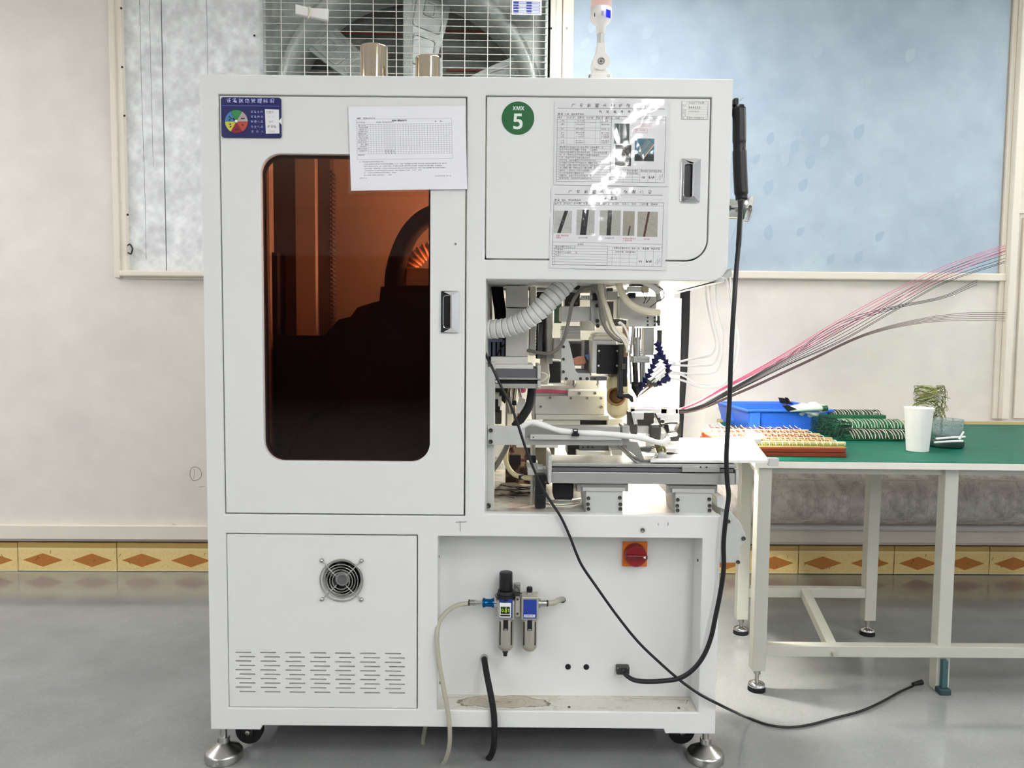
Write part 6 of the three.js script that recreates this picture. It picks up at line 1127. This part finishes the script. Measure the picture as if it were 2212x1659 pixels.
{ // brown comb rack
  const t = thing('comb_rack', 'reddish brown rack of cream strips and wire ends in front of the blue bin', 'rack');
  const p0 = [1.0817,.75,-.5112], xr = p0[0], xl = xr - 0.375, zf = p0[2], zb = zf - 0.4, y = TY + 0.0006;
  const brown = std(0x8f3515, 0.4), wood = std(0xb57f4e, 0.6), strip = std(0xc4aa80, 0.6);
  mesh('base', [box(xl, xr, y, y + 0.013, zb, zf, 0.002), box(xl + 0.004, xr - 0.004, y + 0.014, y + 0.028, zb, zf + 0.002, 0.002)], brown, t);
  mesh('top_board', box(xl, xr, y + 0.028, y + 0.032, zb, zf, 0.001), wood, t);
  reseed(90);
  for (let k = 0; k < 4; k++) {
    const z = zf - 0.03 - k * 0.105, hh = y + 0.032;
    mesh('strip', box(xl - 0.006, xr + 0.008, hh, hh + 0.014, z - 0.007, z + 0.004, 0.003), k ? strip : std(0xd7d6a2, 0.6), t);
    if (!k) mesh('green_edge', box(xl, xr, hh, hh + 0.006, z + 0.004, z + 0.008), std(0x7aa04a, 0.6), t);
    const w1 = [], w2 = [];
    for (let i = 0; i < 46; i++) { const x = xl + 0.02 + i * 0.0074 + rr(-0.001, 0.001), zz = z - 0.02; (i % 3 ? w1 : w2).push(tube([[x, hh + 0.002, zz + 0.03], [x + rr(-0.002, 0.002), hh + 0.0165, z - 0.002], [x + rr(-0.004, 0.004), hh + rr(0.012, 0.018), zz - 0.012], [x + rr(-0.006, 0.006), hh + rr(0.002, 0.014) + (k === 3 ? 0.009 : 0), zz - 0.034]], 0.0011, 8, 5)); }
    const a = mesh('wire_ends', w1, k ? std(0x64262c, 0.5) : std(0xa98a4a, 0.5), t); a.userData.kind = 'stuff'; const b = mesh('pale_wire_ends', w2, M.cream, t); b.userData.kind = 'stuff';
  }
  mesh('side_strip', [box(xl - 0.03, xl, y + 0.012, y + 0.024, zf - 0.26, zf - 0.16, 0.003)], wood, t);
}
{ const t = thing('terminal_box', 'small pale grey terminal housing lying on the left of the brown rack', 'terminal');
  const p = [.815,.795,-.6027]; mesh('shell', [box(p[0] - 0.028, p[0] + 0.022, TY + 0.046, TY + 0.062, p[2] - 0.02, p[2] + 0.02, 0.002), box(p[0] - 0.03, p[0] + 0.0, TY + 0.06, TY + 0.07, p[2] - 0.02, p[2] + 0.01, 0.002)], M.whitePlastic, t); mesh('slot', box(p[0] - 0.02, p[0] - 0.01, TY + 0.069, TY + 0.0705, p[2] - 0.004, p[2] + 0.002), M.darkSteel, t); }
{ // green comb
  const t = thing('green_comb_rack', 'green comb rack packed with dark green and white wire ends, right of the blue bin', 'rack');
  const a = [1.2821,.75,-.9096], b = [1.5064,.75,-.9246], xl = a[0], xr = b[0] + 0.02, zf = a[2], zb = zf - 0.42, y = TY + 0.0006, G = std(0x12603c, 0.5);
  mesh('base', box(xl - 0.03, xr, y, y + 0.022, zb, zf, 0.002), G, t);
  mesh('step', [box(xl - 0.03, xr, y + 0.022, y + 0.05, zb, zf - 0.1, 0.003), box(xl - 0.03, xr, y + 0.05, y + 0.07, zb, zf - 0.26, 0.003)], G, t);
  reseed(101); const dk = [], wh = [], gn = [];
  for (let i = 0; i < 40; i++) { const x = xl - 0.01 + i * (xr - xl) / 39; for (const [k, z, yy] of [[0, zf - 0.03, 0.022], [1, zf - 0.13, 0.05], [2, zf - 0.3, 0.07]]) { const g = tube([[x, y + yy + 0.004, z - 0.05], [x + rr(-0.003, 0.003), y + yy + 0.016, z - 0.01], [x + rr(-0.003, 0.005), y + yy + 0.004, z + 0.025], [x + rr(-0.002, 0.006), y + yy - 0.014, z + 0.034]], 0.0018, 8, 5); (k === 2 ? (i % 2 ? wh : dk) : k === 1 ? (i % 2 ? wh : gn) : (i % 2 ? dk : wh)).push(g); } }
  mesh('white_wire_ends', wh, std(0xcfcdb6, 0.5), t).userData.kind = 'stuff'; mesh('dark_wire_ends', dk, std(0x252420, 0.5), t).userData.kind = 'stuff'; mesh('green_wire_ends', gn, std(0x1d7a4c, 0.5), t).userData.kind = 'stuff';
  const tf = []; for (let i = 0; i < 150; i++) { const y0 = y + rr(0.004, 0.07), z = zf - rr(0.0, 0.34), x = xl - 0.025; tf.push(tube([[x + 0.02, y0, z], [x - rr(0.01, 0.022), y0 + rr(-0.004, 0.006), z + rr(-0.01, 0.01)], [x - rr(0.02, 0.04), Math.max(y + 0.003, y0 + rr(-0.03, 0.014)), z + rr(-0.02, 0.02)]], 0.0013, 6, 4)); }
  mesh('green_bristle', tf, std(0x0c3a26, 0.6), t).userData.kind = 'stuff';
}
{ // white paper cup
  const t = thing('paper_cup', 'tall white paper cup with a crease, standing on the mat', 'cup');
  const p = [1.3875,.75,-.6257], r0 = 0.034, r1 = 0.047, h = 0.15, g = new THREE.LatheGeometry([[0, 0.003], [r0 - 0.001, 0.003], [r0, 0], [r0 + 0.001, 0.003], [r0 + (r1 - r0) * 0.5, h * 0.5], [r1, h - 0.004], [r1 + 0.0015, h - 0.001], [r1, h], [r1 - 0.002, h - 0.003], [r0 + (r1 - r0) * 0.5 - 0.001, h * 0.5], [r0 - 0.001, 0.006], [0, 0.006]].map((q) => new THREE.Vector2(q[0], q[1])), 48);
  const a = g.attributes.position; for (let i = 0; i < a.count; i++) { const x = a.getX(i), y = a.getY(i), z = a.getZ(i), an = Math.atan2(z, x), d = an - (0.95 - y * 3.0), k = 1 - 0.09 * Math.exp(-d * d * 18); a.setX(i, x * k); a.setZ(i, z * k); } g.computeVertexNormals();
  mesh('cup_wall', g.translate(p[0], TY, p[2] - r0), M.white, t);
  const rimr = torus([0, 0, 0], r1, 0.0012, 6, 48).rotateX(Math.PI / 2); mesh('rolled_rim', rimr.translate(p[0], TY + h - 0.001, p[2] - r0), M.white, t);
}
{ // jar with a coil of green-yellow wire
  const t = thing('wire_jar', 'clear jar stuffed with yellow-green wire, standing behind the white paper cup', 'jar');
  const p = [1.726,.75,-1.2439], r = 0.055, h = 0.16;
  mesh('jar_wall', lathe([[0, 0.001], [r, 0.001], [r, h], [r - 0.0015, h], [r - 0.0015, 0.003], [0, 0.003]], [p[0], TY, p[2]], 40), acryl, t);
  reseed(66); const ys = [[], [], []];
  for (let i = 0; i < 60; i++) { const R = rr(0.03, 0.05), y = rr(0.02, 0.185), a0 = rr(0, 6.3), pts = []; for (let k = 0; k < 7; k++) { const a = a0 + k * 0.85; pts.push([p[0] + Math.cos(a) * R * rr(0.9, 1.05), TY + y + Math.sin(a * 1.3 + i) * 0.014, p[2] + Math.sin(a) * R]); } ys[i % 3].push(tube(pts, 0.0013, 26, 5)); }
  for (let i = 0; i < 46; i++) { const y = rr(0.06, 0.19); ys[i % 3].push(tube([[p[0] + 0.04, TY + y, p[2]], [p[0] + rr(0.05, 0.075), TY + y + rr(-0.02, 0.02), p[2] + rr(-0.03, 0.03)], [p[0] + rr(0.06, 0.085), TY + Math.max(0.01, y - rr(0.0, 0.07)), p[2] + rr(-0.03, 0.03)]], 0.0012, 8, 5)); }
  [0x8a8f3c, 0xb7b86a, 0x5f6a2a].forEach((c) => { mesh('wire_coil', ys.shift(), std(c, 0.5), t).userData.kind = 'stuff'; });
}
{ const t = thing('glass_bowl', 'clear dimpled bowl on a dark green dish, right of the white paper cup', 'bowl');
  const p = [1.548,.75,-.7404], z = p[2] - 0.03;
  mesh('dish', lathe([[0, 0], [0.05, 0], [0.056, 0.006], [0.057, 0.022], [0.053, 0.024], [0.05, 0.01], [0, 0.008]], [p[0], TY, z], 40), std(0x1f3a34, 0.45), t);
  mesh('bowl_wall', lathe([[0.03, 0.03], [0.046, 0.045], [0.052, 0.07], [0.052, 0.1], [0.0505, 0.1], [0.05, 0.07], [0.044, 0.047], [0.03, 0.032]], [p[0], TY, z], 40), phys({ color: 0xe6eeee, roughness: 0.12, transmission: 0.85, thickness: 0, bumpMap: crinkle, bumpScale: 0.004 }, 20), t); }
for (const [label, a, b] of [['upper white stick lying across the dark green dish', [1.483,.7851,-.72], [1.5845,.7925,-.72]], ['lower white stick lying across the dark green dish', [1.466,.7747,-.7], [1.5653,.7805,-.7]]]) { const t = thing('white_stick', label, 'stick'); mesh('stick', tube([a, [(a[0] + b[0]) / 2, (a[1] + b[1]) / 2 + 0.001, a[2]], b], 0.004, 12), M.white, t); }
{ const t = thing('bent_white_stick', 'short white rod propped up at the right rim of the dark green dish', 'stick'); mesh('stick', cyl([1.558,.7855,-.71], [1.5728,.8132,-.71], 0.004, 0.0032), M.white, t); }

// ---------- set every thing on a base point of its own ----------
for (const o of [...scene.children]) {
  if (!(o.isMesh || o.isGroup)) continue;
  if (o.position.lengthSq() === 0 && o.userData.kind !== 'structure') {
    const b = new THREE.Box3().setFromObject(o), c = b.getCenter(new THREE.Vector3()), base = new THREE.Vector3(c.x, b.min.y, c.z);
    for (const k of o.children) k.position.sub(base);
    o.position.copy(base);
  }
  if (onWall.has(o)) { const p = o.position.clone().applyAxisAngle(new THREE.Vector3(0, 1, 0), WALL_YAW); o.position.set(p.x, p.y, p.z + WALL_Z); o.rotation.y = WALL_YAW; }
}
renderer.render(scene, camera);
